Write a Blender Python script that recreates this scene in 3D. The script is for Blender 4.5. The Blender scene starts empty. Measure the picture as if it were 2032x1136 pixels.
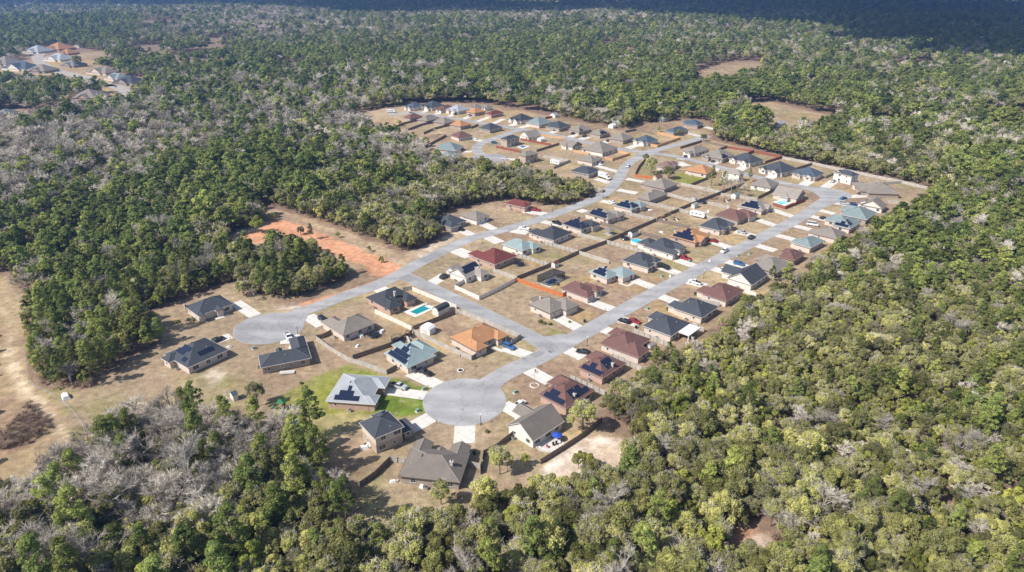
import bpy, bmesh, math, random
import numpy as np
from mathutils import Vector, Matrix
R = math.radians
scene = bpy.context.scene
COL = scene.collection

# ------------------------------------------------------------------ camera
F_PX, PITCH, CAM_H = 1355.0, R(24.5), 115.0
cam_d = bpy.data.cameras.new('camera')
cam_d.sensor_width = 36.0
cam_d.lens = 36.0 * F_PX / 2032.0
cam_d.clip_start = 1.0
cam_d.clip_end = 30000
cam = bpy.data.objects.new('camera', cam_d)
cam.location = (0, 0, CAM_H)
cam.rotation_euler = (R(90) - PITCH, 0, 0)
COL.objects.link(cam)
scene.camera = cam

# ------------------------------------------------------------------ sky, sun, exposure
SUN_AZ, SUN_EL = R(28), R(45)               # shadows run along (cos az, sin az)
world = bpy.data.worlds.new("World")
scene.world = world
world.use_nodes = True
nt = world.node_tree
sky = nt.nodes.new('ShaderNodeTexSky')
sky.sky_type = 'NISHITA'
sky.sun_disc = False
sky.sun_elevation = SUN_EL
sky.sun_rotation = math.atan2(-math.cos(SUN_AZ), -math.sin(SUN_AZ))
bg = nt.nodes['Background']
bg.inputs['Strength'].default_value = 0.12
nt.links.new(sky.outputs[0], bg.inputs[0])
sun_d = bpy.data.lights.new('sun', 'SUN')
sun_d.energy = 5.0
sun_d.angle = R(0.5)
sun_d.color = (1.0, 0.955, 0.89)
sun = bpy.data.objects.new('sun', sun_d)
to_sun = Vector((-math.cos(SUN_AZ) * math.cos(SUN_EL), -math.sin(SUN_AZ) * math.cos(SUN_EL), math.sin(SUN_EL)))
sun.rotation_euler = to_sun.to_track_quat('Z', 'Y').to_euler()
sun.location = (0, 0, 300)
COL.objects.link(sun)
scene.view_settings.view_transform = 'Standard'
scene.view_settings.look = 'None'
scene.view_settings.exposure = 0.27
scene.view_settings.gamma = 1.0

# ------------------------------------------------------------------ helpers
CP, SP = math.cos(PITCH), math.sin(PITCH)
def P(x, y, z=0.0):
    """survey helper: where the sight line through a point of the photograph meets the height z"""
    dx = (x - 1016.0) / F_PX; dy = (568.0 - y) / F_PX
    t = (CAM_H - z) / (SP - dy * CP)
    return (dx * t, (CP + dy * SP) * t)

def tag(o, label=None, cat=None, group=None, kind=None):
    if label: o['label'] = label
    if cat: o['category'] = cat
    if group: o['group'] = group
    if kind: o['kind'] = kind
    return o

def empty(name, loc, rz=0.0):
    o = bpy.data.objects.new(name, None)
    o.empty_display_size = 0.5
    o.location = loc; o.rotation_euler = (0, 0, rz)
    COL.objects.link(o)
    return o

def link(name, me, parent=None, loc=None, rz=None):
    o = bpy.data.objects.new(name, me)
    COL.objects.link(o)
    if parent is not None: o.parent = parent
    if loc is not None: o.location = loc
    if rz is not None: o.rotation_euler = (0, 0, rz)
    return o

def copy_tree(o, parent=None):
    c = o.copy(); COL.objects.link(c)
    if parent is not None: c.parent = parent
    for ch in o.children: copy_tree(ch, c)
    return c

class MB:
    """collects shapes and links them as one mesh"""
    def __init__(s): s.v = []; s.f = []; s.m = []; s.mats = []
    def mi(s, m):
        if m not in s.mats: s.mats.append(m)
        return s.mats.index(m)
    def add(s, vs, fs, m):
        n = len(s.v); s.v += [tuple(v) for v in vs]; k = s.mi(m)
        for f in fs: s.f.append(tuple(n + i for i in f)); s.m.append(k)
    def box(s, c, d, m, rz=0.0, top=1.0, ty=None):
        cx, cy, cz = c; x, y, z = d[0] / 2, d[1] / 2, d[2] / 2
        ty = top if ty is None else ty
        ca, sa = math.cos(rz), math.sin(rz); vs = []
        for zz, kx, ky in ((-z, 1, 1), (z, top, ty)):
            for px, py in ((-x, -y), (x, -y), (x, y), (-x, y)):
                px *= kx; py *= ky
                vs.append((cx + px * ca - py * sa, cy + px * sa + py * ca, cz + zz))
        s.add(vs, [(0, 3, 2, 1), (4, 5, 6, 7), (0, 1, 5, 4), (1, 2, 6, 5), (2, 3, 7, 6), (3, 0, 4, 7)], m)
    def cyl(s, p, q, r0, r1, m, n=8, cap=True):
        p = Vector(p); q = Vector(q); d = (q - p)
        if d.length < 1e-6: return
        d.normalize()
        a = d.cross(Vector((0, 0, 1)))
        if a.length < 1e-3: a = Vector((1, 0, 0))
        a.normalize(); b = d.cross(a); vs = []
        for c, r in ((p, r0), (q, r1)):
            for i in range(n):
                t = 2 * math.pi * i / n
                vs.append(c + a * (r * math.cos(t)) + b * (r * math.sin(t)))
        fs = [(i, i + n, (i + 1) % n + n, (i + 1) % n) for i in range(n)]
        if cap: fs += [tuple(range(n)), tuple(range(2 * n - 1, n - 1, -1))]
        s.add(vs, fs, m)
    def poly(s, pts, z, m):
        s.add([(x, y, z) for x, y in pts], [tuple(range(len(pts)))], m)
    def prism(s, pts, z0, z1, m):
        n = len(pts)
        s.add([(x, y, z0) for x, y in pts] + [(x, y, z1) for x, y in pts],
              [tuple(range(n, 2 * n))] + [(i, (i + 1) % n, (i + 1) % n + n, i + n) for i in range(n)], m)
    def mesh(s, name, smooth=False):
        me = bpy.data.meshes.new(name)
        me.from_pydata(s.v, [], s.f)
        for m in s.mats: me.materials.append(m)
        if s.f: me.polygons.foreach_set('material_index', s.m)
        if smooth: me.polygons.foreach_set('use_smooth', [True] * len(s.f))
        me.update()
        return me
    def build(s, name, parent=None, loc=None, rz=None, smooth=False):
        return link(name, s.mesh(name, smooth), parent, loc, rz)

# ------------------------------------------------------------------ materials
def nmat(name):
    m = bpy.data.materials.new(name); m.use_nodes = True
    n = m.node_tree.nodes; l = m.node_tree.links
    return m, n, l, n['Principled BSDF']

def surf(name, c, var=0.15, scale=1.0, fine=8.0, rough=0.85, coords='Object', bump=0.0, spec=0.3, metal=0.0, c2=None, rnd=0.0, band=None, joints=False):
    """plain procedural surface: two noise scales vary the colour"""
    m, n, l, b = nmat(name)
    tc = n.new('ShaderNodeTexCoord')
    geo = n.new('ShaderNodeNewGeometry')
    src = geo.outputs['Position'] if coords == 'World' else tc.outputs['Object']
    n1 = n.new('ShaderNodeTexNoise'); n1.inputs['Scale'].default_value = scale; n1.inputs['Detail'].default_value = 3
    n2 = n.new('ShaderNodeTexNoise'); n2.inputs['Scale'].default_value = fine; n2.inputs['Detail'].default_value = 2
    l.new(src, n1.inputs['Vector']); l.new(src, n2.inputs['Vector'])
    mx = n.new('ShaderNodeMath'); mx.operation = 'ADD'
    l.new(n1.outputs['Fac'], mx.inputs[0]); l.new(n2.outputs['Fac'], mx.inputs[1])
    mr = n.new('ShaderNodeMapRange')
    mr.inputs['From Min'].default_value = 0.65; mr.inputs['From Max'].default_value = 1.35
    l.new(mx.outputs[0], mr.inputs['Value'])
    cr = n.new('ShaderNodeMix'); cr.data_type = 'RGBA'
    lo = tuple(x * (1 - var) for x in c); hi = c2 if c2 else tuple(min(1, x * (1 + var)) for x in c)
    cr.inputs['A'].default_value = (*lo, 1); cr.inputs['B'].default_value = (*hi, 1)
    l.new(mr.outputs[0], cr.inputs['Factor'])
    out = cr.outputs['Result']
    if band:
        w = n.new('ShaderNodeTexWave'); w.bands_direction = 'Z'; w.inputs['Scale'].default_value = band; w.inputs['Distortion'].default_value = 0.6
        l.new(src, w.inputs['Vector'])
        mm = n.new('ShaderNodeMapRange'); mm.inputs['To Min'].default_value = 0.8; mm.inputs['To Max'].default_value = 1.08
        l.new(w.outputs['Fac'], mm.inputs['Value'])
        ml = n.new('ShaderNodeVectorMath'); ml.operation = 'SCALE'
        l.new(out, ml.inputs[0]); l.new(mm.outputs[0], ml.inputs['Scale']); out = ml.outputs[0]
    if rnd:
        oi = n.new('ShaderNodeObjectInfo')
        mm = n.new('ShaderNodeMapRange'); mm.inputs['To Min'].default_value = 1 - rnd; mm.inputs['To Max'].default_value = 1 + rnd
        l.new(oi.outputs['Random'], mm.inputs['Value'])
        ml = n.new('ShaderNodeVectorMath'); ml.operation = 'SCALE'
        l.new(out, ml.inputs[0]); l.new(mm.outputs[0], ml.inputs['Scale']); out = ml.outputs[0]
    l.new(out, b.inputs['Base Color'])
    b.inputs['Roughness'].default_value = rough
    b.inputs['Specular IOR Level'].default_value = spec
    b.inputs['Metallic'].default_value = metal
    if joints:   # saw-cut joints every three metres, square to the streets
        sx = n.new('ShaderNodeSeparateXYZ'); mp = n.new('ShaderNodeMapping'); mp.inputs['Rotation'].default_value = (0, 0, R(-45))
        l.new(src, mp.inputs['Vector']); l.new(mp.outputs[0], sx.inputs[0]); f_ = None
        for ax in ('X', 'Y'):
            a = n.new('ShaderNodeMath'); a.operation = 'PINGPONG'; a.inputs[1].default_value = 1.5; l.new(sx.outputs[ax], a.inputs[0])
            c_ = n.new('ShaderNodeMath'); c_.operation = 'LESS_THAN'; c_.inputs[1].default_value = .05; l.new(a.outputs[0], c_.inputs[0])
            if f_ is None: f_ = c_.outputs[0]
            else:
                g_ = n.new('ShaderNodeMath'); g_.operation = 'MAXIMUM'; l.new(f_, g_.inputs[0]); l.new(c_.outputs[0], g_.inputs[1]); f_ = g_.outputs[0]
        jm = n.new('ShaderNodeMix'); jm.data_type = 'RGBA'; l.new(f_, jm.inputs['Factor']); l.new(out, jm.inputs['A']); jm.inputs['B'].default_value = (*[x * .62 for x in c], 1)
        out = jm.outputs['Result']; l.new(out, b.inputs['Base Color'])
    if bump:
        bp = n.new('ShaderNodeBump'); bp.inputs['Strength'].default_value = bump; bp.inputs['Distance'].default_value = 0.05
        l.new(mx.outputs[0], bp.inputs['Height']); l.new(bp.outputs[0], b.inputs['Normal'])
    return m

def leaf_mat(name, c1, c2, hue=0.25, trans=0.25):
    """leaf colour: varies by tree (object random) and by clump (mesh attribute)"""
    m, n, l, b = nmat(name)
    n.remove(b)
    out = n['Material Output']
    oi = n.new('ShaderNodeObjectInfo'); at = n.new('ShaderNodeAttribute'); at.attribute_name = 'shade'
    cr = n.new('ShaderNodeMix'); cr.data_type = 'RGBA'
    cr.inputs['A'].default_value = (*c1, 1); cr.inputs['B'].default_value = (*c2, 1)
    l.new(oi.outputs['Random'], cr.inputs['Factor'])
    mr = n.new('ShaderNodeMapRange'); mr.inputs['To Min'].default_value = 1 - hue; mr.inputs['To Max'].default_value = 1 + hue * 1.6
    l.new(at.outputs['Fac'], mr.inputs['Value'])
    wv = n.new('ShaderNodeMath'); wv.operation = 'MULTIPLY'; wv.inputs[1].default_value = 7.31
    fr = n.new('ShaderNodeMath'); fr.operation = 'FRACT'
    l.new(oi.outputs['Random'], wv.inputs[0]); l.new(wv.outputs[0], fr.inputs[0])
    m2 = n.new('ShaderNodeMapRange'); m2.inputs['To Min'].default_value = 0.6; m2.inputs['To Max'].default_value = 1.5
    l.new(fr.outputs[0], m2.inputs['Value'])
    pr = n.new('ShaderNodeMath'); pr.operation = 'MULTIPLY'
    l.new(mr.outputs[0], pr.inputs[0]); l.new(m2.outputs[0], pr.inputs[1])
    ml = n.new('ShaderNodeVectorMath'); ml.operation = 'SCALE'
    l.new(cr.outputs['Result'], ml.inputs[0]); l.new(pr.outputs[0], ml.inputs['Scale'])
    d = n.new('ShaderNodeBsdfDiffuse'); l.new(ml.outputs[0], d.inputs['Color'])
    if trans > 0:
        t = n.new('ShaderNodeBsdfTranslucent'); l.new(ml.outputs[0], t.inputs['Color'])
        mx = n.new('ShaderNodeMixShader'); mx.inputs[0].default_value = trans
        l.new(d.outputs[0], mx.inputs[1]); l.new(t.outputs[0], mx.inputs[2]); l.new(mx.outputs[0], out.inputs['Surface'])
    else:
        l.new(d.outputs[0], out.inputs['Surface'])
    return m

M = {}
ROOFC = dict(slate=(.062, .068, .08), dslate=(.05, .055, .064), blue=(.075, .10, .13), brown=(.155, .082, .07), tan=(.235, .205, .175),
             grey=(.20, .195, .19), teal=(.20, .245, .245), lteal=(.25, .31, .31), orange=(.42, .215, .105), maroon=(.155, .045, .04),
             ltan=(.30, .26, .225), pale=(.34, .355, .37), pink=(.22, .135, .12), taupe=(.195, .168, .145))
for k, c in ROOFC.items():
    M['roof_' + k] = surf('shingle_' + k, c, 0.13, 0.35, 9.0, 0.9, bump=0.25, band=2.2, c2=tuple(x * 1.22 for x in c))
WALLC = dict(brick=(.50, .39, .33), pbrick=(.60, .505, .44), rbrick=(.46, .32, .26), tbrick=(.44, .35, .28), white=(.68, .64, .58), siding=(.60, .52, .43), gbrick=(.36, .30, .26))
for k, c in ROOFC.items():
    M['ridge_' + k] = surf('ridge_cap_' + k, tuple(min(.8, x * 1.35 + .01) for x in c), 0.1, 0.5, 9.0, 0.9)
for k, c in WALLC.items():
    M['wall_' + k] = surf('wall_' + k, c, 0.14, 0.8, 14.0, 0.9, bump=0.2)
M['fascia_w'] = surf('white_fascia', (.58, .54, .49), .05)
M['fascia_m'] = surf('tan_fascia', (.34, .25, .21), .05)
M['fascia_d'] = surf('dark_fascia', (.10, .085, .075), .1)
M['white'] = surf('white_paint', (.74, .73, .70), .06)
M['glass'] = surf('window_glass', (.035, .045, .055), .3, rough=0.12, spec=0.8)
M['door'] = surf('painted_door', (.16, .08, .05), .2)
M['gdoor'] = surf('garage_door_paint', (.66, .62, .55), .06, band=6.0)
M['solar'] = surf('solar_cells', (.012, .017, .04), .3, 1.5, 4.0, rough=0.22, spec=0.7)
M['sframe'] = surf('solar_frame', (.16, .17, .19), .1, metal=.4, rough=.5)
M['concrete'] = surf('pale_concrete', (.66, .615, .55), .17, .35, 2.2, .9, coords='World', bump=.1, joints=True)
M['concrete2'] = surf('grey_concrete', (.38, .365, .34), .12, .25, 3.0, .9, coords='World', bump=.1)
M['chimney'] = surf('chimney_stone', (.55, .47, .39), .12)
M['fgrey'] = surf('weathered_boards', (.44, .405, .36), .28, .7, 6.0, .9, coords='World')
M['fdark'] = surf('dark_boards', (.21, .165, .135), .3, .7, 6.0, .9, coords='World')
M['fwhite'] = surf('white_vinyl', (.68, .635, .57), .06, .4, 3.0, .6, coords='World')
M['forange'] = surf('orange_cedar', (.50, .17, .06), .2, .7, 6.0, .8, coords='World')
M['fgold'] = surf('new_pine_boards', (.58, .36, .19), .18, .7, 6.0, .8, coords='World')
M['fred'] = surf('red_stained_boards', (.26, .085, .055), .2, .7, 6.0, .8, coords='World')
M['tyre'] = surf('tyre_rubber', (.02, .02, .02), .2)
M['rim'] = surf('wheel_rim', (.45, .45, .46), .1, metal=.7, rough=.4)
M['black'] = surf('black_metal', (.025, .025, .027), .2, rough=.5)
M['steel'] = surf('galvanised_steel', (.42, .43, .44), .1, metal=.5, rough=.45)
M['lamp'] = surf('lamp_glass', (.75, .75, .72), .05, rough=.3)
M['green_box'] = surf('green_enamel', (.22, .30, .24), .1)
M['wood'] = surf('plain_wood', (.30, .19, .11), .25)
M['bark'] = surf('grey_bark', (.20, .165, .135), .3, 2.0, 9.0)
M['pbark'] = surf('pine_bark', (.19, .13, .095), .3, 2.0, 9.0)
M['bbark'] = surf('pale_bark', (.40, .36, .32), .25, 2.0, 9.0)
M['red'] = surf('red_cloth', (.45, .03, .03), .1)
M['bluec'] = surf('blue_cloth', (.03, .08, .42), .1)
M['black_mat'] = surf('trampoline_mat', (.02, .02, .022), .2)
M['screen'] = surf('dark_mesh_screen', (.03, .035, .04), .2)
PAINT = dict(white=(.78, .78, .77), silver=(.45, .46, .47), black=(.012, .012, .014), grey=(.13, .14, .15), red=(.30, .015, .02), blue=(.03, .12, .30), navy=(.02, .045, .14), dgreen=(.02, .05, .04), beige=(.5, .43, .33))
for k, c in PAINT.items():
    M['car_' + k] = surf('car_paint_' + k, c, .05, rough=.25, spec=.7)
def water(name, c):
    m, n, l, b = nmat(name)
    t = n.new('ShaderNodeTexNoise'); t.inputs['Scale'].default_value = 2.0
    cr = n.new('ShaderNodeMix'); cr.data_type = 'RGBA'
    cr.inputs['A'].default_value = (*[x * .85 for x in c], 1); cr.inputs['B'].default_value = (*[min(1, x * 1.15) for x in c], 1)
    l.new(t.outputs['Fac'], cr.inputs['Factor']); l.new(cr.outputs['Result'], b.inputs['Base Color'])
    bp = n.new('ShaderNodeBump'); bp.inputs['Strength'].default_value = .15; l.new(t.outputs['Fac'], bp.inputs['Height']); l.new(bp.outputs[0], b.inputs['Normal'])
    b.inputs['Roughness'].default_value = .08
    return m
M['wteal'] = water('teal_pool_water', (.0, .27, .27)); M['wcyan'] = water('cyan_pool_water', (.05, .55, .68)); M['wblue'] = water('blue_pool_water', (.02, .10, .38))
M['leaf_pine'] = leaf_mat('pine_needles', (.155, .20, .06), (.30, .32, .09), .38, .38)
M['leaf_oak'] = leaf_mat('oak_leaves', (.215, .22, .075), (.38, .36, .13), .42, .38)
M['leaf_holly'] = leaf_mat('bright_leaves', (.22, .255, .055), (.36, .35, .09), .35, .38)
M['twig'] = leaf_mat('grey_twigs', (.37, .325, .27), (.56, .505, .43), .3, 0.0)

# ------------------------------------------------------------------ noise on arrays
def _hash(ix, iy, s):
    h = (ix.astype(np.int64) * 374761393 + iy.astype(np.int64) * 668265263 + s * 1274126177) & 0x7fffffff
    h = ((h ^ (h >> 13)) * 1274126177) & 0x7fffffff
    return ((h ^ (h >> 16)) & 0xffff) / 65535.0
def vnoise(x, y, sc, s=0):
    x = np.asarray(x, float) / sc; y = np.asarray(y, float) / sc
    ix = np.floor(x); iy = np.floor(y); fx = x - ix; fy = y - iy
    fx = fx * fx * (3 - 2 * fx); fy = fy * fy * (3 - 2 * fy)
    a = _hash(ix, iy, s); b = _hash(ix + 1, iy, s); c = _hash(ix, iy + 1, s); d = _hash(ix + 1, iy + 1, s)
    return (a * (1 - fx) + b * fx) * (1 - fy) + (c * (1 - fx) + d * fx) * fy
def fbm(x, y, sc, s=0, o=4):
    r = 0; a = .5
    for i in range(o): r = r + a * vnoise(x, y, sc / 2 ** i, s + i * 17); a *= .5
    return r / (1 - .5 ** o)
def inpoly(x, y, poly):
    c = np.zeros(x.shape, bool); n = len(poly)
    for i in range(n):
        x1, y1 = poly[i]; x2, y2 = poly[(i + 1) % n]
        if y1 == y2: continue
        k = ((y1 > y) != (y2 > y)) & (x < (x2 - x1) * (y - y1) / (y2 - y1) + x1)
        c ^= k
    return c
def pdist(x, y, poly, closed=True):
    d = np.full(x.shape, 1e9); n = len(poly)
    for i in range(n if closed else n - 1):
        x1, y1 = poly[i]; x2, y2 = poly[(i + 1) % n]
        dx, dy = x2 - x1, y2 - y1; L = dx * dx + dy * dy + 1e-9
        t = np.clip(((x - x1) * dx + (y - y1) * dy) / L, 0, 1)
        d = np.minimum(d, np.hypot(x - x1 - t * dx, y - y1 - t * dy))
    return d
def height(x, y):
    x = np.asarray(x, float); y = np.asarray(y, float)
    k = np.clip((y - 850) / 2200, 0, 1)
    return k * (fbm(x, y, 900, 5, 3) - .45) * 60
# ------------------------------------------------------------------ clearings, ground sheet
def PP(l, z=0): return [P(x, y, z) for x, y in l]
CLEAR = PP([(275,632),(312,613),(380,592),(440,566),(470,562),(484,586),(545,600),(609,590),(646,577),(690,556),(702,545),(688,540),(662,528),(644,516),(618,497),(572,485),(535,491),(510,501),(470,503),(440,488),(465,462),(520,450),(530,432),(502,415),(505,404),(560,418),(640,442),(720,472),(790,500),(829,499),(883,467),(858,440),(880,424),(950,404),(1010,398),(1069,410),(1122,408),(1154,399),(1172,390),(1190,380),(1165,372),(1110,364),(1060,357),(1000,347),(950,340),(900,334),(866,324),(857,317),(843,296),(790,280),(736,257),(713,243),(707,225),(790,212),(880,204),(960,206),(1041,220),(1068,225),(1129,237),(1165,245),(1191,250),(1240,258),(1270,246),(1330,243),(1345,236),(1400,240),(1415,256),(1411,276),(1457,288),(1513,302),(1551,313),(1611,324),(1666,336),(1788,361),(1842,374),(1852,386),(1835,402),(1812,425),(1780,440),(1745,458),(1705,480),(1662,500),(1622,523),(1600,548),(1542,575),(1502,601),(1460,624),(1424,650),(1394,690),(1345,704),(1300,722),(1262,757),(1226,782),(1198,800),(1204,838),(1250,858),(1264,900),(1190,962),(1100,985),(1030,985),(960,1000),(900,1030),(830,1060),(760,1080),(700,1088),(665,1055),(670,1000),(655,950),(640,905),(600,880),(540,862),(470,852),(400,845),(320,838),(250,845),(200,860),(178,880),(170,915),(100,970),(60,1000),(-60,1030),(-60,540),(15,545),(45,590),(68,612),(50,640),(55,690),(60,755),(59,765),(106,780),(186,771),(228,742),(275,708),(329,682),(325,662)])
ISLE = PP([(1040,905),(1040,906),(1041,906)])
FARC = [PP(l) for l in ([(60,104),(110,95),(160,98),(215,110),(212,128),(178,138),(215,148),(288,157),(292,185),(262,215),(200,226),(130,222),(135,200),(200,194),(214,185),(170,174),(100,170),(30,164),(-60,150),(-60,132),(30,126)],
        [(-60,224),(30,217),(60,224),(110,214),(145,210),(138,228),(60,252),(-60,266)],
        [(1375,150),(1400,136),(1450,124),(1520,124),(1505,148),(1450,166),(1385,180)],
        [(1465,206),(1530,202),(1650,230),(1665,250),(1560,262),(1490,240)],[(1700,240),(1780,238),(1840,256),(1740,266)],[(1180,92),(1230,86),(1250,100),(1200,108)],[(1760,130),(1850,126),(1860,142),(1780,146)],
        [(2060,262),(1960,258),(1890,240),(1960,224),(2060,222)],
        [(1540,250),(1600,246),(1580,262),(1530,285),(1505,290),(1520,262)],
        [(880,92),(930,86),(960,92),(900,98)],[(690,395),(730,385),(750,392),(700,402)],[(655,392),(690,384),(692,396),(660,404)],
        [(1460,1078),(1485,1045),(1525,1052),(1535,1085),(1500,1110),(1465,1105)],[(1330,955),(1380,930),(1400,945),(1350,975)])]
def clear_field(x, y):
    """signed distance (positive inside a clearing), edges made ragged"""
    d = pdist(x, y, CLEAR); s = np.where(inpoly(x, y, CLEAR), d, -d)
    for p in FARC:
        d = pdist(x, y, p); s = np.maximum(s, np.where(inpoly(x, y, p), d, -d))
    return s

C_ = dict(lawn=(.35, .26, .17), lawn2=(.33, .25, .16), red=(.295, .20, .135), floor=(.24, .165, .12), sand=(.76, .63, .52), dirt=(.62, .31, .18), straw=(.45, .345, .205),
          olive=(.25, .225, .09), green=(.25, .265, .05), vgreen=(.12, .18, .022), field=(.40, .29, .165), track=(.68, .54, .37), brush=(.30, .20, .13), pale=(.46, .34, .22), litter=(.26, .17, .12), gold=(.48, .34, .16))
ZONES = [  # outline on the ground, colour, edge softness in metres, weight
 ([(-60,540),(15,545),(68,612),(50,640),(55,760),(130,800),(178,880),(100,975),(-60,1040)],'field',2,1),
 ([(0,600),(32,640),(27,700),(52,768),(102,813),(142,860),(122,920),(62,970),(0,1004),(0,984),(50,953),(103,912),(120,866),(86,828),(36,782),(8,706),(12,646),(-10,614)],'track',1.2,1),([(0,560),(40,590),(52,625),(30,650),(10,690),(-10,640)],'straw',2.5,.8),([(118,800),(140,830),(160,870),(140,915),(125,900),(135,865)],'olive',2,.8),
 ([(-20,790),(50,795),(95,845),(70,885),(0,905),(-40,900)],'brush',3,.9),([(-60,620),(30,630),(20,690),(-60,700)],'brush',4,.6),
 ([(275,632),(470,560),(640,600),(640,700),(700,740),(560,850),(250,850),(180,780),(330,680)],'lawn2',3,.9),
 ([(100,775),(180,775),(260,790),(240,810),(180,850),(130,800)],'olive',4,.7),([(150,850),(170,880),(120,940),(60,980),(40,960),(110,920),(140,880)],'olive',4,.6),([(330,745),(430,735),(520,760),(480,815),(330,800)],'olive',4,.9),([(395,748),(425,728),(447,742),(420,768)],'sand',2,.75),([(300,760),(385,752),(420,778),(330,800)],'pale',3,.6),([(540,608),(585,600),(600,612),(560,622)],'sand',1.5,.8),
 ([(530,800),(575,772),(630,745),(695,722),(770,750),(868,772),(862,800),(845,824),(790,832),(700,842),(640,880),(570,850)],'green',.7,1),
 ([(600,830),(700,815),(760,822),(800,835),(730,850),(640,885)],'straw',3,.55),
 ([(752,768),(775,766),(850,785),(845,820),(790,828),(745,822)],'vgreen',1,.9),([(780,752),(856,768),(850,776),(790,766)],'vgreen',.6,.9),([(655,735),(700,724),(768,749),(760,754),(690,738)],'vgreen',1,.5),
 ([(575,790),(650,800),(752,812),(735,820),(570,815)],'olive',2,.4),
 ([(455,700),(560,705),(640,760),(560,800),(500,820),(470,760)],'red',4,.55),([(590,690),(640,680),(760,745),(700,725),(640,750)],'red',2,.6),
 ([(635,675),(745,622),(815,658),(700,716)],'red',2,.6),([(700,585),(740,565),(790,552),(815,560),(900,618),(760,650),(730,615)],'straw',1.5,.65),
 ([(745,622),(820,655),(900,624),(860,602),(800,600)],'gold',1.5,.5),([(820,655),(905,625),(1030,675),(940,715)],'red',2,.5),
 ([(850,690),(940,716),(1040,712),(960,745),(890,758),(850,745)],'lawn',2,.8),([(1000,745),(1090,700),(1190,745),(1130,810),(1040,800)],'red',2,.95),
 ([(1150,685),(1210,640),(1290,680),(1290,740),(1200,730)],'red',3,.5),
 ([(820,560),(1090,675),(1130,668),(1135,655),(1060,655),(940,600),(870,570)],'olive',1.5,.6),([(1040,655),(1100,668),(1130,660),(1100,648)],'green',2,.35),
 ([(1075,560),(1090,540),(1180,548),(1190,560),(1120,590),(1030,562)],'gold',1.5,.6),([(1120,622),(1160,610),(1195,622),(1150,642)],'gold',1,.7),
 ([(1060,500),(1140,505),(1090,528),(1040,512)],'olive',1.5,.75),([(1160,462),(1220,452),(1245,462),(1200,480),(1155,470)],'olive',1.5,.65),
 ([(1040,535),(1080,528),(1025,553),(985,540)],'lawn2',2,.6),([(950,600),(1030,560),(1110,592),(1060,640)],'lawn2',2,.7),
 ([(1340,345),(1362,342),(1404,352),(1370,366),(1340,360)],'green',.8,.9),([(1280,320),(1300,316),(1345,345),(1285,356),(1262,350)],'olive',1.5,.8),([(1404,352),(1430,356),(1425,378),(1395,365)],'olive',2,.5),([(1440,385),(1500,390),(1530,380),(1480,372)],'olive',3,.4),
 ([(1310,305),(1345,312),(1360,318),(1330,316)],'green',1.5,.5),([(1003,262),(1025,256),(1045,262),(1010,268)],'olive',1,.7),([(960,268),(1000,262),(990,275),(965,280)],'olive',1,.5),
 ([(795,556),(790,548),(835,524),(880,496),(905,502),(870,560),(840,558)],'lawn2',1.5,.7),
 ([(700,535),(690,554),(646,577),(609,590),(545,600),(548,612),(620,600),(700,578),(790,545),(760,535)],'litter',2,.9),
 ([(600,602),(700,574),(795,540),(800,546),(700,580),(600,610)],'dirt',.7,.95),
 ([(755,520),(790,530),(800,540),(770,548),(740,545),(730,530)],'dirt',1.5,.7),
 ([(505,404),(560,418),(720,472),(790,500),(829,499),(900,462),(960,440),(965,462),(880,492),(830,516),(795,535),(760,520),(690,490),(560,435),(520,420)],'pale',2,.95),
 ([(540,418),(560,424),(700,478),(690,486),(560,436)],'litter',1.2,.6),([(825,500),(885,468),(920,452),(890,480),(835,510)],'sand',1.5,.45),
 ([(486,482),(478,466),(530,448),(545,435),(590,445),(650,468),(720,495),(790,525),(800,536),(770,545),(725,528),(680,512),(640,498),(600,484),(560,480),(520,482)],'dirt',1.2,1),
 ([(425,490),(445,470),(490,462),(520,452),(525,440),(480,455)],'sand',1.5,.7),
 ([(1085,935),(1100,905),(1140,872),(1200,866),(1250,872),(1262,900),(1190,958),(1100,975)],'sand',1.5,1),([(1100,905),(1150,880),(1200,838),(1215,850),(1140,880)],'litter',1.5,.4),
 ([(1195,890),(1235,880),(1258,900),(1200,950),(1160,960)],'pale',2,.7),
 ([(640,905),(700,870),(720,960),(690,1040),(665,1055)],'litter',3,.8),([(700,1050),(830,990),(900,1010),(830,1060),(760,1085)],'pale',3,.6),([(800,975),(900,985),(850,1000)],'olive',1.5,.4),
 ([(955,905),(1020,860),(1060,900),(1125,890),(1190,838),(1070,925),(960,960)],'straw',1.5,.55),([(1060,905),(1100,895),(1080,915)],'green',2,.4),
 ([(707,225),(790,210),(830,214),(835,232),(775,258),(740,255),(713,243)],'pale',2,.9),([(735,240),(790,235),(800,245),(760,255)],'dirt',3,.25),
 ([(970,215),(1040,222),(1068,228),(1010,240),(985,245),(950,240)],'gold',3,.45),([(843,290),(870,280),(870,310),(850,312)],'pale',2,.9),
 ([(1240,262),(1270,248),(1345,245),(1300,262),(1250,270)],'litter',3,.8),([(1500,270),(1600,246),(1580,262),(1530,290)],'litter',6,.8),
 ([(1411,276),(1457,288),(1551,313),(1500,296),(1480,270)],'litter',3,.9),
 ([(30,130),(208,110),(280,160),(276,178),(245,207),(130,206)],'gold',6,.5),
 ([(1440,1085),(1480,1040),(1530,1050),(1550,1090),(1500,1136)],'brush',2,.9),([(1490,1060),(1530,1062),(1540,1095),(1500,1100)],'sand',2,.7),([(1455,1050),(1500,1045),(1510,1060),(1460,1070)],'dirt',1.5,.6),([(1340,950),(1390,935),(1395,950),(1360,970)],'dirt',2,.7)]

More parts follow.
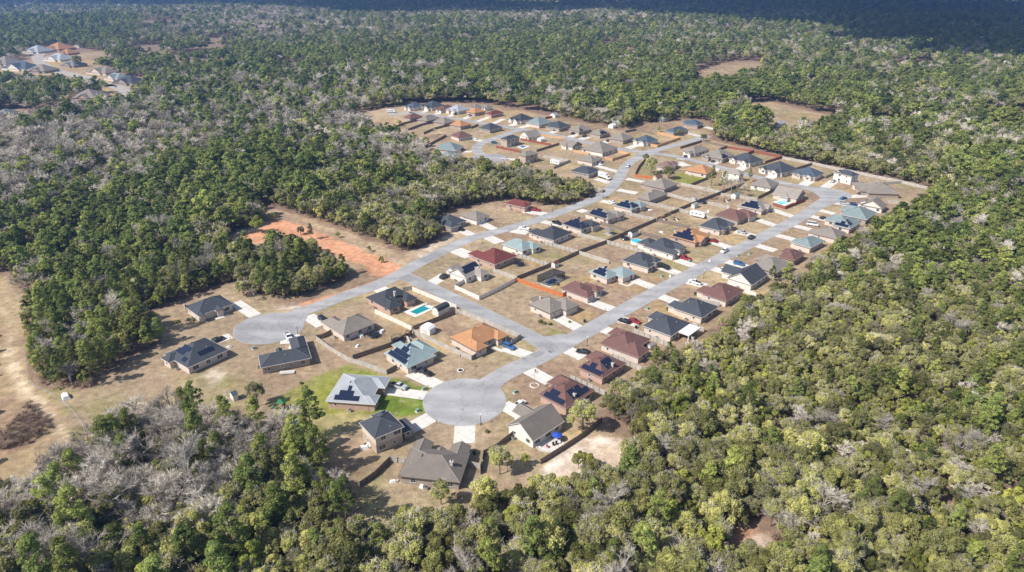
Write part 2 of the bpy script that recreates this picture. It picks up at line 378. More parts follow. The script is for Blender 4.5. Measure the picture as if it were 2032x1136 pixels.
def axis(a, b, step, lo, hi, g=1.18):
    v = list(np.arange(a, b + step * .5, step)); s = step
    while v[-1] < hi: s = min(s * g, 260); v.append(v[-1] + s)
    s = step; w = [v[0]]
    while w[-1] > lo: s = min(s * g, 260); w.append(w[-1] - s)
    return np.array(w[::-1][:-1] + v)
gx = axis(-330, 430, 1.6, -9000, 9000); gy = axis(70, 760, 1.6, -1500, 13000)
GX, GY = np.meshgrid(gx, gy); fx_, fy_ = GX.ravel(), GY.ravel()
near = (fx_ > -500) & (fx_ < 900) & (fy_ > 40) & (fy_ < 1400)
def s_(x): return np.clip(x, 0, 1)[:, None]
col = np.tile(np.array(C_['floor']), (fx_.size, 1))
xs, ys = fx_, fy_
j1 = (fbm(xs, ys, 14, 3, 4) - .5); j2 = (fbm(xs, ys, 5, 9, 3) - .5)
sd = clear_field(xs, ys) + j1 * 9
w = s_(sd / 3 + .5)
base = np.array(C_['lawn'])[None] * (1 + .25 * (fbm(xs, ys, 30, 21, 3) - .5))[:, None]
lotn = s_((fbm(xs, ys, 22, 31, 3) - .47) * 5); base = base * (1 - .6 * lotn) + np.array(C_['straw'])[None] * .6 * lotn
lotn = s_((fbm(xs, ys, 26, 47, 3) - .52) * 6); base = base * (1 - .5 * lotn) + np.array(C_['red'])[None] * .5 * lotn
lotn = s_((fbm(xs, ys, 17, 71, 3) - .58) * 7); base = base * (1 - .35 * lotn) + np.array(C_['olive'])[None] * .35 * lotn
U_, V_ = (xs + ys) / 1.4142, (ys - xs) / 1.4142
lu, lv = np.floor(U_ / 19.5 + .3), np.floor(V_ / 27 + .2)
for q_, cc_, th_ in ((11, 'straw', .62), (23, 'red', .66), (37, 'olive', .84), (53, 'litter', .80), (71, 'gold', .86)):
    hsh = _hash(lu, lv, q_); ww = (s_((hsh - th_ + .05) * 8) * .68) * s_(.6 + j2 * 3)
    base = base * (1 - ww) + np.array(C_[cc_])[None] * ww
fl = s_((fbm(xs, ys, 40, 77, 3) - .5) * 4); col = col * (1 - .5 * fl) + np.array(C_['litter'])[None] * .5 * fl
col = col * (1 - w) + base * w
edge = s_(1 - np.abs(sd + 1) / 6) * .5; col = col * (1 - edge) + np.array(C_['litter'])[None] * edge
for pts, c, soft, wt in ZONES:
    pl = PP(pts); ax = [p[0] for p in pl]; ay = [p[1] for p in pl]; mg = soft * 2 + 6
    k = np.where((xs > min(ax) - mg) & (xs < max(ax) + mg) & (ys > min(ay) - mg) & (ys < max(ay) + mg))[0]
    if not len(k): continue
    d = pdist(xs[k], ys[k], pl); d = np.where(inpoly(xs[k], ys[k], pl), d, -d) + (j1[k] * 1.2 + j2[k] * 1.5) * soft * 1.6
    ww = s_(d / soft + .5) * wt * s_(.75 + j2[k] * 2)
    if c in ('vgreen', 'dirt', 'green'): ww = s_(d / soft + .5) * wt * (s_(1.05 - np.abs(j2[k]) * 1.2 + j1[k] * .6) if c != 'dirt' else s_(1.0 + j2[k] * .4))
    col[k] = col[k] * (1 - ww) + np.array(C_[c])[None] * ww
me = bpy.data.meshes.new('ground')
nx, ny = len(gx), len(gy)
z = height(fx_, fy_)
co = np.stack([fx_, fy_, z], 1).astype(np.float32)
me.vertices.add(len(co)); me.vertices.foreach_set('co', co.ravel())
ii = (np.arange(ny - 1)[:, None] * nx + np.arange(nx - 1)[None]).ravel()
q = np.stack([ii, ii + 1, ii + nx + 1, ii + nx], 1).astype(np.int32)
me.loops.add(q.size); me.loops.foreach_set('vertex_index', q.ravel())
me.polygons.add(len(q)); me.polygons.foreach_set('loop_start', np.arange(len(q), dtype=np.int32) * 4)
me.update(calc_edges=True)
ca = me.color_attributes.new('soil', 'FLOAT_COLOR', 'POINT')
ca.data.foreach_set('color', np.hstack([np.clip(col, 0, 1), np.ones((len(col), 1))]).astype(np.float32).ravel())
me.polygons.foreach_set('use_smooth', [True] * len(q))
def ground_mat():
    m, n, l, b = nmat('dry_grass_and_soil')
    at = n.new('ShaderNodeAttribute'); at.attribute_name = 'soil'
    g = n.new('ShaderNodeNewGeometry'); last = at.outputs['Color']
    for sc, lo, hi, det in ((.06, .84, 1.16, 3), (.4, .64, 1.32, 6), (2.6, .68, 1.3, 5)):
        t = n.new('ShaderNodeTexNoise'); t.inputs['Scale'].default_value = sc; t.inputs['Detail'].default_value = det
        t.inputs['Roughness'].default_value = .65
        l.new(g.outputs['Position'], t.inputs['Vector'])
        r = n.new('ShaderNodeMapRange'); r.inputs['From Min'].default_value = .3; r.inputs['From Max'].default_value = .7
        r.inputs['To Min'].default_value = lo; r.inputs['To Max'].default_value = hi
        l.new(t.outputs['Fac'], r.inputs['Value'])
        v = n.new('ShaderNodeVectorMath'); v.operation = 'SCALE'; l.new(last, v.inputs[0]); l.new(r.outputs[0], v.inputs['Scale']); last = v.outputs[0]
    # sandy bare spots
    t2 = n.new('ShaderNodeTexNoise'); t2.inputs['Scale'].default_value = .22; t2.inputs['Detail'].default_value = 8; t2.inputs['Roughness'].default_value = .7
    l.new(g.outputs['Position'], t2.inputs['Vector'])
    r2 = n.new('ShaderNodeMapRange'); r2.inputs['From Min'].default_value = .57; r2.inputs['From Max'].default_value = .68; r2.inputs['To Max'].default_value = .6
    l.new(t2.outputs['Fac'], r2.inputs['Value'])
    mx = n.new('ShaderNodeMix'); mx.data_type = 'RGBA'; l.new(r2.outputs[0], mx.inputs['Factor']); l.new(last, mx.inputs['A']); mx.inputs['B'].default_value = (.50, .38, .27, 1)
    l.new(mx.outputs['Result'], b.inputs['Base Color'])
    b.inputs['Roughness'].default_value = 1; b.inputs['Specular IOR Level'].default_value = .1
    bp = n.new('ShaderNodeBump'); bp.inputs['Strength'].default_value = .5; bp.inputs['Distance'].default_value = .15
    l.new(t.outputs['Fac'], bp.inputs['Height']); l.new(bp.outputs[0], b.inputs['Normal'])
    return m
me.materials.append(ground_mat())
tag(link('ground', me), kind='structure')

# ------------------------------------------------------------------ roads
def asphalt(name, c):
    m, n, l, b = nmat(name)
    g = n.new('ShaderNodeNewGeometry'); last = None
    mp = n.new('ShaderNodeMapping'); mp.inputs['Rotation'].default_value = (0, 0, R(-45)); mp.inputs['Scale'].default_value = (.12, 1, 1)
    l.new(g.outputs['Position'], mp.inputs['Vector'])
    rgb = n.new('ShaderNodeRGB'); rgb.outputs[0].default_value = (*c, 1); last = rgb.outputs[0]
    for sc, lo, hi, v_ in ((.10, .86, 1.12, g.outputs['Position']), (.6, .94, 1.06, mp.outputs[0]), (6, .9, 1.1, g.outputs['Position'])):
        t = n.new('ShaderNodeTexNoise'); t.inputs['Scale'].default_value = sc; t.inputs['Detail'].default_value = 4
        l.new(v_, t.inputs['Vector'])
        r = n.new('ShaderNodeMapRange'); r.inputs['From Min'].default_value = .3; r.inputs['From Max'].default_value = .7
        r.inputs['To Min'].default_value = lo; r.inputs['To Max'].default_value = hi; l.new(t.outputs['Fac'], r.inputs['Value'])
        v = n.new('ShaderNodeVectorMath'); v.operation = 'SCALE'; l.new(last, v.inputs[0]); l.new(r.outputs[0], v.inputs['Scale']); last = v.outputs[0]
    vo = n.new('ShaderNodeTexVoronoi'); vo.feature = 'DISTANCE_TO_EDGE'; vo.inputs['Scale'].default_value = .13
    nz = n.new('ShaderNodeTexNoise'); nz.inputs['Scale'].default_value = .6; ad = n.new('ShaderNodeVectorMath'); ad.operation = 'ADD'; sc_ = n.new('ShaderNodeVectorMath'); sc_.operation = 'SCALE'; sc_.inputs['Scale'].default_value = 4
    l.new(g.outputs['Position'], nz.inputs['Vector']); l.new(nz.outputs['Color'], sc_.inputs[0]); l.new(sc_.outputs[0], ad.inputs[0]); l.new(g.outputs['Position'], ad.inputs[1]); l.new(ad.outputs[0], vo.inputs['Vector'])
    r = n.new('ShaderNodeMapRange'); r.inputs['From Max'].default_value = .035; r.inputs['To Min'].default_value = .78; l.new(vo.outputs['Distance'], r.inputs['Value'])
    v = n.new('ShaderNodeVectorMath'); v.operation = 'SCALE'; l.new(last, v.inputs[0]); l.new(r.outputs[0], v.inputs['Scale']); last = v.outputs[0]
    wv = n.new('ShaderNodeTexWave'); wv.inputs['Scale'].default_value = .05; wv.inputs['Distortion'].default_value = 9; wv.inputs['Detail'].default_value = 3; wv.inputs['Detail Scale'].default_value = .6; l.new(mp.outputs[0], wv.inputs['Vector'])
    r = n.new('ShaderNodeMapRange'); r.inputs['To Min'].default_value = .88; r.inputs['To Max'].default_value = 1.06; l.new(wv.outputs['Fac'], r.inputs['Value'])
    v = n.new('ShaderNodeVectorMath'); v.operation = 'SCALE'; l.new(last, v.inputs[0]); l.new(r.outputs[0], v.inputs['Scale']); last = v.outputs[0]
    l.new(last, b.inputs['Base Color']); b.inputs['Roughness'].default_value = .9
    return m
M['asphalt'] = asphalt('worn_asphalt', (.375, .366, .36)); M['asphalt2'] = asphalt('worn_asphalt_side', (.335, .328, .325)); M['gravel'] = asphalt('pale_gravel', (.42, .38, .33))
def smooth_line(pts, k=6):
    out = []
    n = len(pts)
    for i in range(n - 1):
        p0 = pts[max(i - 1, 0)]; p1 = pts[i]; p2 = pts[i + 1]; p3 = pts[min(i + 2, n - 1)]
        for j in range(k):
            t = j / k
            out.append(tuple(.5 * ((2 * p1[a]) + (-p0[a] + p2[a]) * t + (2 * p0[a] - 5 * p1[a] + 4 * p2[a] - p3[a]) * t * t + (-p0[a] + 3 * p1[a] - 3 * p2[a] + p3[a]) * t ** 3) for a in (0, 1)))
    out.append(pts[-1]); return out
def strip(mb, pts, w, z, m, hz=False):
    n = len(pts); vs = []
    for i in range(n):
        a = pts[max(i - 1, 0)]; b = pts[min(i + 1, n - 1)]
        dx, dy = b[0] - a[0], b[1] - a[1]; L = math.hypot(dx, dy) or 1
        ww = w[i] if isinstance(w, list) else w
        for s in (1, -1):
            x = pts[i][0] - dy / L * ww / 2 * s; y = pts[i][1] + dx / L * ww / 2 * s
            vs.append((x, y, z + (float(height(x, y)) if hz else 0)))
    mb.add(vs, [(2 * i, 2 * i + 1, 2 * i + 3, 2 * i + 2) for i in range(n - 1)], m)
def disc(mb, c, r, z, m, n=48, st=1.0):
    mb.add([(c[0] + r * math.cos(2 * math.pi * i / n), c[1] + r * math.sin(2 * math.pi * i / n) * st, z) for i in range(n)], [tuple(range(n))], m)
def road(name, pts, w, z, mat='asphalt', kerb=True, smooth=True, hz=False):
    pl = PP(pts); pl = smooth_line(pl) if smooth else pl
    if kerb:
        k = MB(); strip(k, pl, w + .6, z - .022, M['concrete2'], hz); tag(k.build('kerb'), kind='structure')
    b = MB(); strip(b, pl, w, z, M[mat], hz); tag(b.build(name), kind='structure')
road('main_road', [(925,790),(1000,743),(1075,707),(1158,661),(1300,581),(1440,508),(1579,437),(1618,412),(1642,395)], 6.7, .050)
road('upper_road', [(545,650),(585,625),(638,605),(700,582),(748,566),(790,546),(842,517),(884,496),(931,475),(975,463),(1012,453),(1059,439),(1122,418),(1178,396),(1208,378),(1230,351),(1241,332),(1260,316),(1284,304),(1319,294),(1365,282),(1405,270)], 6.6, .058)
road('short_road', [(795,545),(830,560),(884,585),(948,616),(1011,647),(1060,672),(1086,688),(1096,703)], 6.4, .054, 'asphalt2')
road('side_road', [(1642,388),(1615,378),(1590,371),(1546,362.5),(1483,347),(1435,334),(1385,321),(1340,311),(1291,303)], 6.6, .054)
road('north_road', [(1285,304),(1226,295.5),(1156,281),(1121,273),(1078,264),(1033,257),(980,249),(919,238.5),(866,230),(836,225),(813,223.5)], 6.8, .050)
road('north_side_road', [(1033,258),(1010,265),(985,274),(962,282),(948,291),(946,300),(956,308)], 7.0, .046)
for nm, c, r, z in (('turning_circle', (922,796), 12.1, .066), ('turning_circle', (534,651), 11.9, .066), ('turning_circle', (971,314), 12.0, .062)):
    cc = P(*c); k = MB(); disc(k, cc, r + .3, z - .024, M['concrete2']); tag(k.build('kerb'), kind='structure')
    k = MB(); disc(k, cc, r, z, M['asphalt' if c[1] > 700 else 'asphalt2']); tag(k.build(nm), kind='structure')
def knuckle(pts, z, name, grow=0.0, mat='asphalt'):
    pl = smooth_line(PP(pts) + [P(*pts[0])], 4)[:-1]
    cx = sum(p[0] for p in pl) / len(pl); cy = sum(p[1] for p in pl) / len(pl)
    pl = [(cx + (x - cx) * (1 + grow / math.hypot(x - cx, y - cy)), cy + (y - cy) * (1 + grow / math.hypot(x - cx, y - cy))) for x, y in pl]
    k = MB(); k.poly(pl, z, M[mat]); tag(k.build(name), kind='structure')
KN = [(1601,371),(1648,374.5),(1681,383),(1688,391.5),(1674,398),(1655,404),(1630,414),(1612,418),(1629,403),(1630,393),(1612,381)]
knuckle(KN, .034, 'kerb', .7, 'concrete2'); knuckle(KN, .070, 'road_bend')
for i, pts in enumerate(([(1068,672),(1110,664),(1136,668),(1120,690),(1098,712),(1060,722),(1030,730),(1075,700),(1084,686)], [(770,562),(806,532),(826,522),(812,548),(832,556),(812,562),(795,556)],
                         [(1000,745),(975,758),(958,770),(985,775),(1008,752)], [(565,632),(600,612),(612,622),(600,645),(590,650)], [(1250,322),(1278,300),(1310,296),(1300,306),(1268,318)])):
    knuckle(pts, .042 + .001 * i, 'road_junction')
for nm, pts, w in (('far_road', [(80,108),(74,116),(84,128),(110,140),(150,150),(165,153),(200,165),(218,172)], 15), ('far_road', [(215,168),(240,176),(252,186),(238,196),(205,203),(150,206)], 15), ('gravel_yard', [(770,228),(795,226),(815,223)], 14), ('far_track', [(1100,205),(1160,210),(1230,214)], 5), ('far_track', [(1640,232),(1700,242),(1730,250)], 7)):
    road(nm, pts, w, .05, 'gravel', False, True, True)

M['patch'] = surf('asphalt_patch', (.27, .265, .26), .15, .6, 5, .95, coords='World')
def mark(name, a, b, w, m, z=.082):
    k = MB(); strip(k, [P(*a), P(*b)], w, z, M[m]); tag(k.build(name), kind='structure')
mark('repair_patch', (1084,683), (1096,700), 2.2, 'patch'); mark('repair_patch', (838,519), (872,503), 5.2, 'patch'); mark('repair_patch', (800,548), (820,557), 5.6, 'patch'); mark('repair_patch', (1056,708), (1076,699), 2.6, 'patch')
for a, b in (((1090,698),(1102,704)),((1129,667),(1140,670)),((805,528),(820,531)),((766,552),(773,558)),((1226,585),(1240,590))): mark('pale_joint', a, b, .35, 'concrete2')
for c_ in ((918,814),(560,652),(1120,683),(850,514),(1290,588),(1480,489)):
    k = MB(); disc(k, P(*c_), .42, .086, M['patch'], 16); tag(k.build('manhole_cover'), kind='structure')
# driveways: (near the house) -> (at the street), width
DRIVE = [((466,600),(506,627),5),((415,681),(458,667),4.6),((573,682),(578,664),6),((640,646),(610,627),5.2),((762,578),(740,566),6),((815,740),(870,765),5),((765,775),(848,786),4.6),((806,854),(858,827),5.2),((921,880),(923,838),5.8),
 ((1036,824),(998,803),5),((1092,758),(1046,733),5.2),((1158,709),(1124,694),5.2),((1222,662),(1192,652),5.2),((1268,644),(1226,633),5.2),((1342,600),(1310,588),5.2),((1401,568),(1361,558),5.2),((1449,544),(1412,532),5.2),((1485,531),(1437,518),5.2),((1539,498),(1498,486),5.2),
 ((1576,476),(1537,466),5),((1611,457),(1572,447),5),((1646,439),(1609,429),5),((1656,425),(1625,417),5),((1706,410),(1656,403),5.5),((1728,388),(1684,391),5.5),((1658,358),(1636,373),5.5),((1611,357),(1592,369),6),((1543,343),(1526,354),6),((1476,332),(1464,339),6),((1427,318),(1409,328),6),((1366,310),(1350,317),6),
 ((1106,630),(1150,653),5.2),((1170,598),(1217,615),5.2),((1256,556),(1300,572),5.2),((1312,531),(1352,545),5.2),((1342,516),(1383,530),5.2),((1414,481),(1455,494),5.2),((1458,460),(1500,469),5.2),((1502,436),(1541,449),5.2),((1531,416),(1575,431),5.2),
 ((1048,462),(1016,457),7),((1118,448),(1076,440),5),((1162,421),(1149,417),5.5),((1216,404),(1193,399),5),((1264,384),(1226,377),5.5),((1280,362),(1243,355),5),((992,482),(962,468),6),((935,509),(903,496),7.5),((884,546),(855,563),5.5),((912,456),(944,470),5),((950,440),(985,458),5),((1040,419),(1090,427),6),((1000,690),(1053,707),5),
 ((1182,355),(1216,365),5),((1176,327),(1228,342),5),((1034,243),(1012,250),6),((1048,250),(1032,254),6),((1108,259),(1090,265),6),((1144,267),(1130,273),6),((1168,272),(1152,277),6),((1208,280),(1192,286),6),((1268,287),(1245,295),6),
 ((854,218),(830,226),5),((876,223),(856,230),5),((902,227),(888,233),5),((936,230),(919,237),5),((971,233),(946,242),5),((941,277),(960,281),6),((912,302),(940,301),5),((919,319),(940,317),5),((1024,317),(1001,316),5),((1366,265),(1388,271),5),((1398,252),(1418,257),6),((1362,330),(1345,322),7),((1402,325),(1420,331),7),((1000,236),(975,247),5),((1404,348),(1424,333),5)]
for i, (a, b, w) in enumerate(DRIVE):
    d = MB(); strip(d, [P(*a), P(*b)], w, .012 + .002 * (i % 3), M['concrete']); tag(d.build('driveway'), kind='structure')
WALK = [([(803,798-27),(800,775),(783,776)],1.4),([(1262,560),(1245,568),(1228,562)],1.3),([(975,688),(998,698)],1.5),([(905,627),(905,627.5)],1),([(427,634),(455,624)],1.6),([(1172,598),(1190,586),(1196,588)],1.6),([(1145,714),(1158,706)],1.4)]
for pts, w in WALK:
    d = MB(); strip(d, PP(pts), w, .02, M['concrete']); tag(d.build('footpath'), kind='structure')
# ------------------------------------------------------------------ houses
def window_mesh(w, h, two=True):
    f = MB(); t = .09
    f.box((0, 0, h / 2 - t / 2), (w, .10, t), M['white']); f.box((0, 0, -h / 2 + t / 2), (w + .1, .14, t), M['white'])
    f.box((-w / 2 + t / 2, 0, 0), (t, .10, h - 2 * t), M['white']); f.box((w / 2 - t / 2, 0, 0), (t, .10, h - 2 * t), M['white'])
    if two: f.box((0, 0, 0), (.05, .09, h - 2 * t), M['white'])
    g = MB(); g.box((0, 0, 0), (w - 2 * t, .05, h - 2 * t), M['glass'])
    return f.mesh('window_frame'), g.mesh('pane')
WIN = [window_mesh(1.5, 1.35), window_mesh(.9, 1.0, False), window_mesh(2.1, 1.5)]
gd = MB(); gd.box((0, 0, 0), (4.9, .10, 2.25), M['gdoor'])
for i in range(4): gd.box((0, -.06, -.84 + i * .56), (4.7, .03, .44), M['gdoor'])
GDOOR = gd.mesh('garage_door')
dd = MB(); dd.box((0, 0, 0), (1.0, .08, 2.1), M['door']); dd.box((.38, -.07, 0), (.06, .07, .12), M['steel'])
FDOOR = dd.mesh('front_door')
cm = MB(); cm.box((0, 0, .8), (.72, .72, 1.9), M['chimney']); cm.box((0, 0, 1.82), (.9, .9, .14), M['fascia_w']); cm.cyl((0, 0, 1.89), (0, 0, 2.15), .16, .16, M['black'], 8)
CHIM = cm.mesh('chimney')
vm = MB(); vm.cyl((0, 0, -.3), (0, 0, .35), .07, .07, M['white'], 6)
VENT = vm.mesh('roof_vent')
vb = MB(); vb.box((0, 0, .05), (1.1, .35, .22), M['black'], 0, .8); VBOX = vb.mesh('roof_vent')
pm_ = MB(); pm_.box((0, 0, 1.3), (.28, .28, 2.6), M['white']); PPOST = pm_.mesh('porch_post')
acm = MB(); acm.box((0, 0, .4), (.85, .85, .8), M['steel']); acm.cyl((0, 0, .8), (0, 0, .84), .33, .33, M['black'], 10)
ACM = acm.mesh('air_conditioner')

def roof_shape(mb, wl, x0, y0, x1, y1, z, typ, p, rm, fm, wm, th=.24, ov=.45):
    w, d = x1 - x0, y1 - y0
    zt = z + .02
    if typ in 'fF':
        mb.box(((x0 + x1) / 2, (y0 + y1) / 2, zt + .1), (w, d, .2), rm if typ == 'f' else M['white']); return zt + .2
    if typ == 'h':
        h = min(w, d) / 2
        if w >= d: r = [(x0 + h, (y0 + y1) / 2), (x1 - h, (y0 + y1) / 2)]
        else: r = [((x0 + x1) / 2, y0 + h), ((x0 + x1) / 2, y1 - h)]
        rz = zt + h * p
        if abs(w - d) < .3:
            mb.add([(x0, y0, zt), (x1, y0, zt), (x1, y1, zt), (x0, y1, zt), ((x0 + x1) / 2, (y0 + y1) / 2, rz)], [(0, 1, 4), (1, 2, 4), (2, 3, 4), (3, 0, 4)], rm)
        else:
            v = [(x0, y0, zt), (x1, y0, zt), (x1, y1, zt), (x0, y1, zt), (*r[0], rz), (*r[1], rz)]
            mb.add(v, [(0, 1, 5, 4), (1, 2, 5), (2, 3, 4, 5), (3, 0, 4)] if w >= d else [(0, 1, 4), (1, 2, 5, 4), (2, 3, 5), (3, 0, 4, 5)], rm)
            hips = [(0, 4), (3, 4), (1, 5), (2, 5), (4, 5)] if w >= d else [(0, 4), (1, 4), (2, 5), (3, 5), (4, 5)]
            for i_, j_ in hips: mb.cyl(v[i_], v[j_], .10, .10, M['ridge_' + rm.name.split('_')[1].split('.')[0]], 4, False)
    else:
        if typ == 'ga': h = d / 2; e = [(x0, y0), (x1, y0), (x1, y1), (x0, y1)]; r = [(x0, (y0 + y1) / 2), (x1, (y0 + y1) / 2)]
        else: h = w / 2; e = [(x1, y0), (x1, y1), (x0, y1), (x0, y0)]; r = [((x0 + x1) / 2, y0), ((x0 + x1) / 2, y1)]
        rz = zt + h * p
        v = [(*q, zt) for q in e] + [(*q, rz) for q in r]
        mb.add(v, [(0, 1, 5, 4), (2, 3, 4, 5)], rm); mb.cyl(v[4], v[5], .10, .10, M['ridge_' + rm.name.split('_')[1].split('.')[0]], 4, False)
        mb.add([(a, b, c - .16) for a, b, c in v], [(0, 4, 5, 1), (2, 5, 4, 3)], fm)
        k = .5 * ov   # gable triangle set back under the verge
        if typ == 'ga':
            for xx in (x0 + ov, x1 - ov):
                wl.add([(xx, y0 + ov, z - .05), (xx, y1 - ov, z - .05), (xx, (y0 + y1) / 2, rz - ov * .2 - .05)], [(0, 1, 2)], wm)
            for xx in (x0, x1):
                for s in (0, 1):
                    ya, yb = (y0, (y0 + y1) / 2) if s == 0 else (y1, (y0 + y1) / 2)
                    mb.add([(xx, ya, zt - .16), (xx, yb, rz - .16), (xx, yb, rz), (xx, ya, zt)], [(0, 1, 2, 3)], fm)
        else:
            for yy in (y0 + ov, y1 - ov):
                wl.add([(x0 + ov, yy, z - .05), (x1 - ov, yy, z - .05), ((x0 + x1) / 2, yy, rz - ov * .2 - .05)], [(0, 1, 2)], wm)
            for yy in (y0, y1):
                for s in (0, 1):
                    xa, xb = (x0, (x0 + x1) / 2) if s == 0 else (x1, (x0 + x1) / 2)
                    mb.add([(xa, yy, zt - .16), (xb, yy, rz - .16), (xb, yy, rz), (xa, yy, zt)], [(0, 1, 2, 3)], fm)
    return zt

NH = [0]
def house(L, B, Rr, roof, wall, label, rects=None, z=2.7, p=.55, front='b0', solar=None, chim=None, porch=None, trim='w', name='brick_house', far=False, group=None, upper='siding', noface=False, side=1):
    l, b, r = (Vector(P(*q, z)) for q in (L, B, Rr))
    u = (r - b); v = (l - b); A, D = u.length, v.length
    if u.x * v.y - u.y * v.x < 0: raise ValueError(label)
    u.normalize(); v.normalize(); d = (u + Vector((v.y, -v.x))).normalized()
    rz = math.atan2(d.y, d.x)
    rnd = random.Random(NH[0] * 7 + 3); NH[0] += 1
    gz = float(height(b.x, b.y))
    root = empty(name, (b.x, b.y, gz), rz)
    tag(root, label, 'house', group)
    rects = rects or [(0, 0, 1, 1, 'h')]
    wl, rf, fa = MB(), MB(), MB()
    if trim == 'w' and roof in ('brown', 'orange', 'tan'): trim = 'm'
    rm, wm, fm = M['roof_' + roof], M['wall_' + wall], M['fascia_' + trim]
    ov = .55
    for i, q in enumerate(rects):
        x0, y0, x1, y1, t = q[0] * A, q[1] * D, q[2] * A, q[3] * D, q[4]
        e = .035 * i
        x0 += e; y0 += e; x1 -= e; y1 -= e
        zz = (q[5] if len(q) > 5 else z) - .012 * i
        op = len(q) > 6   # open porch: no walls
        gm = M['wall_' + upper] if t != 'h' and upper else wm
        roof_shape(rf, wl, x0, y0, x1, y1, zz, t, p, rm, fm, gm)
        # fascia board ring and soffit
        for cx, cy, sx, sy in (((x0 + x1) / 2, y0, x1 - x0 + .1, .1), ((x0 + x1) / 2, y1, x1 - x0 + .1, .1), (x0, (y0 + y1) / 2, .1, y1 - y0 - .1), (x1, (y0 + y1) / 2, .1, y1 - y0 - .1)):
            if t == 'ga' and sy > sx or t == 'gb' and sx > sy: continue
            fa.box((cx, cy, zz - .05), (sx, sy, .2), fm)
        fa.add([(x0 + .05, y0 + .05, zz - .10), (x1 - .05, y0 + .05, zz - .10), (x1 - .05, y1 - .05, zz - .10), (x0 + .05, y1 - .05, zz - .10)], [(3, 2, 1, 0)], fm)
        if op:
            for cx, cy in ((x0 + .4, y0 + .4), (x1 - .4, y0 + .4), (x0 + .4, y1 - .4), (x1 - .4, y1 - .4)):
                if not far: link('porch_post', PPOST, root, (cx, cy, 0))
            continue
        a0, b0, a1, b1 = x0 + ov, y0 + ov, x1 - ov, y1 - ov
        if zz > 4 and not noface:
            wl.box(((a0 + a1) / 2, (b0 + b1) / 2, 1.35), (a1 - a0 + .06, b1 - b0 + .06, 2.7), wm)
            wl.box(((a0 + a1) / 2, (b0 + b1) / 2, (zz + 2.7) / 2 - .03), (a1 - a0, b1 - b0, zz - 2.76), M['wall_' + (upper or wall)])
        else:
            wl.box(((a0 + a1) / 2, (b0 + b1) / 2, zz / 2 - .05), (a1 - a0, b1 - b0, zz - .1), wm)
    wl.build('wall', root); roofo = rf.build('roof', root); fa.build('fascia', root)
    # openings on the outer walls of every rectangle
    def inside(x, y, skip):
        for i, q in enumerate(rects):
            if i != skip and q[0] * A + .1 < x < q[2] * A - .1 and q[1] * D + .1 < y < q[3] * D - .1: return True
        return False
    def put(me, child, x, y, zc, rot, nm):
        o = link(nm, me, root, (x, y, zc), rot)
        if child is not None: link('pane', child, o, (0, 0, 0))
    doors = 0; gar = 0
    for i, q in enumerate(rects):
        if len(q) > 6: continue
        x0, y0, x1, y1 = q[0] * A + ov, q[1] * D + ov, q[2] * A - ov, q[3] * D - ov
        e = .035 * i; x0 += e; y0 += e; x1 -= e; y1 -= e
        zz = q[5] if len(q) > 5 else z
        for sd_, (ax, ay, bx, by, rot, nx_, ny_) in dict(b0=(x0, y0, x1, y0, 0, 0, -1), a1=(x1, y0, x1, y1, R(90), 1, 0), b1=(x1, y1, x0, y1, R(180), 0, 1), a0=(x0, y1, x0, y0, R(-90), -1, 0)).items():
            Ln = math.hypot(bx - ax, by - ay)
            if Ln < 2.5: continue
            for fl in range(2 if zz > 4 else 1):
                k = max(1, int(Ln / (3.6 if sd_ in ('b0', 'b1') else 4.5)))
                if far: k = min(k, 2)
                for j in range(k):
                    t = (j + .5 + rnd.uniform(-.15, .15)) / k
                    x, y = ax + (bx - ax) * t, ay + (by - ay) * t
                    if inside(x + nx_ * .3, y + ny_ * .3, i) : continue
                    off = .05
                    if sd_ == front and fl == 0 and gar == 0 and Ln / k > 2.4 and (i > 0 or len(rects) == 1) and not far:
                        xm, ym = (ax + bx) / 2, (ay + by) / 2
                        if Ln > 5.6 and j == 0 and not inside(xm + nx_ * .3, ym + ny_ * .3, i):
                            put(GDOOR, None, ax + (bx - ax) * (3.0 / Ln), ay + (by - ay) * (3.0 / Ln), 1.15, rot, 'garage_door'); gar = 1; continue
                    if sd_ == front and fl == 0 and doors == 0 and gar and not far and j == k - 1:
                        put(FDOOR, None, x + nx_ * off, y + ny_ * off, 1.08, rot, 'front_door'); doors = 1; continue
                    if sd_ in ('a0', 'a1') and rnd.random() < .35: continue
                    wmz = WIN[rnd.choice([0, 0, 1, 2] if sd_ in ('b0', 'b1') else [1, 1, 0])]
                    put(wmz[0], None if far else wmz[1], x + nx_ * (off + (.03 if zz > 4 and fl == 0 else 0)), y + ny_ * (off + (.03 if zz > 4 and fl == 0 else 0)), 1.5 + fl * 2.75, rot, 'window')
    # roof furniture
    q = rects[0]; X0, Y0, X1, Y1 = q[0] * A, q[1] * D, q[2] * A, q[3] * D
    if not far:
        hh = min(X1 - X0, Y1 - Y0) / 2
        if q[4] == 'h':
            for k in range(2):
                t = rnd.uniform(.35, .65); dd_ = rnd.uniform(.3, .7) * hh
                link('roof_vent', VENT, roofo, (X0 + (X1 - X0) * t, Y1 - dd_ if k else Y0 + dd_, z + dd_ * p))
            link('roof_vent', VBOX, roofo, ((X0 + X1) / 2, Y1 - hh * .8, z + .8 * hh * p))
        ac = link('air_conditioner', ACM, None)
        s = Matrix.Rotation(rz, 4, 'Z') @ Vector((X0 - .45, Y0 + (Y1 - Y0) * rnd.uniform(.4, .7), 0))
        ac.location = (b.x + s.x, b.y + s.y, 0); ac.rotation_euler = (0, 0, rz)
        tag(ac, 'grey air conditioner box beside the ' + label, 'air conditioner', 'air conditioner boxes beside the houses')
        w_ = ('air conditioner beside the ' + label).split(); ac['label'] = ' '.join(w_[:16])
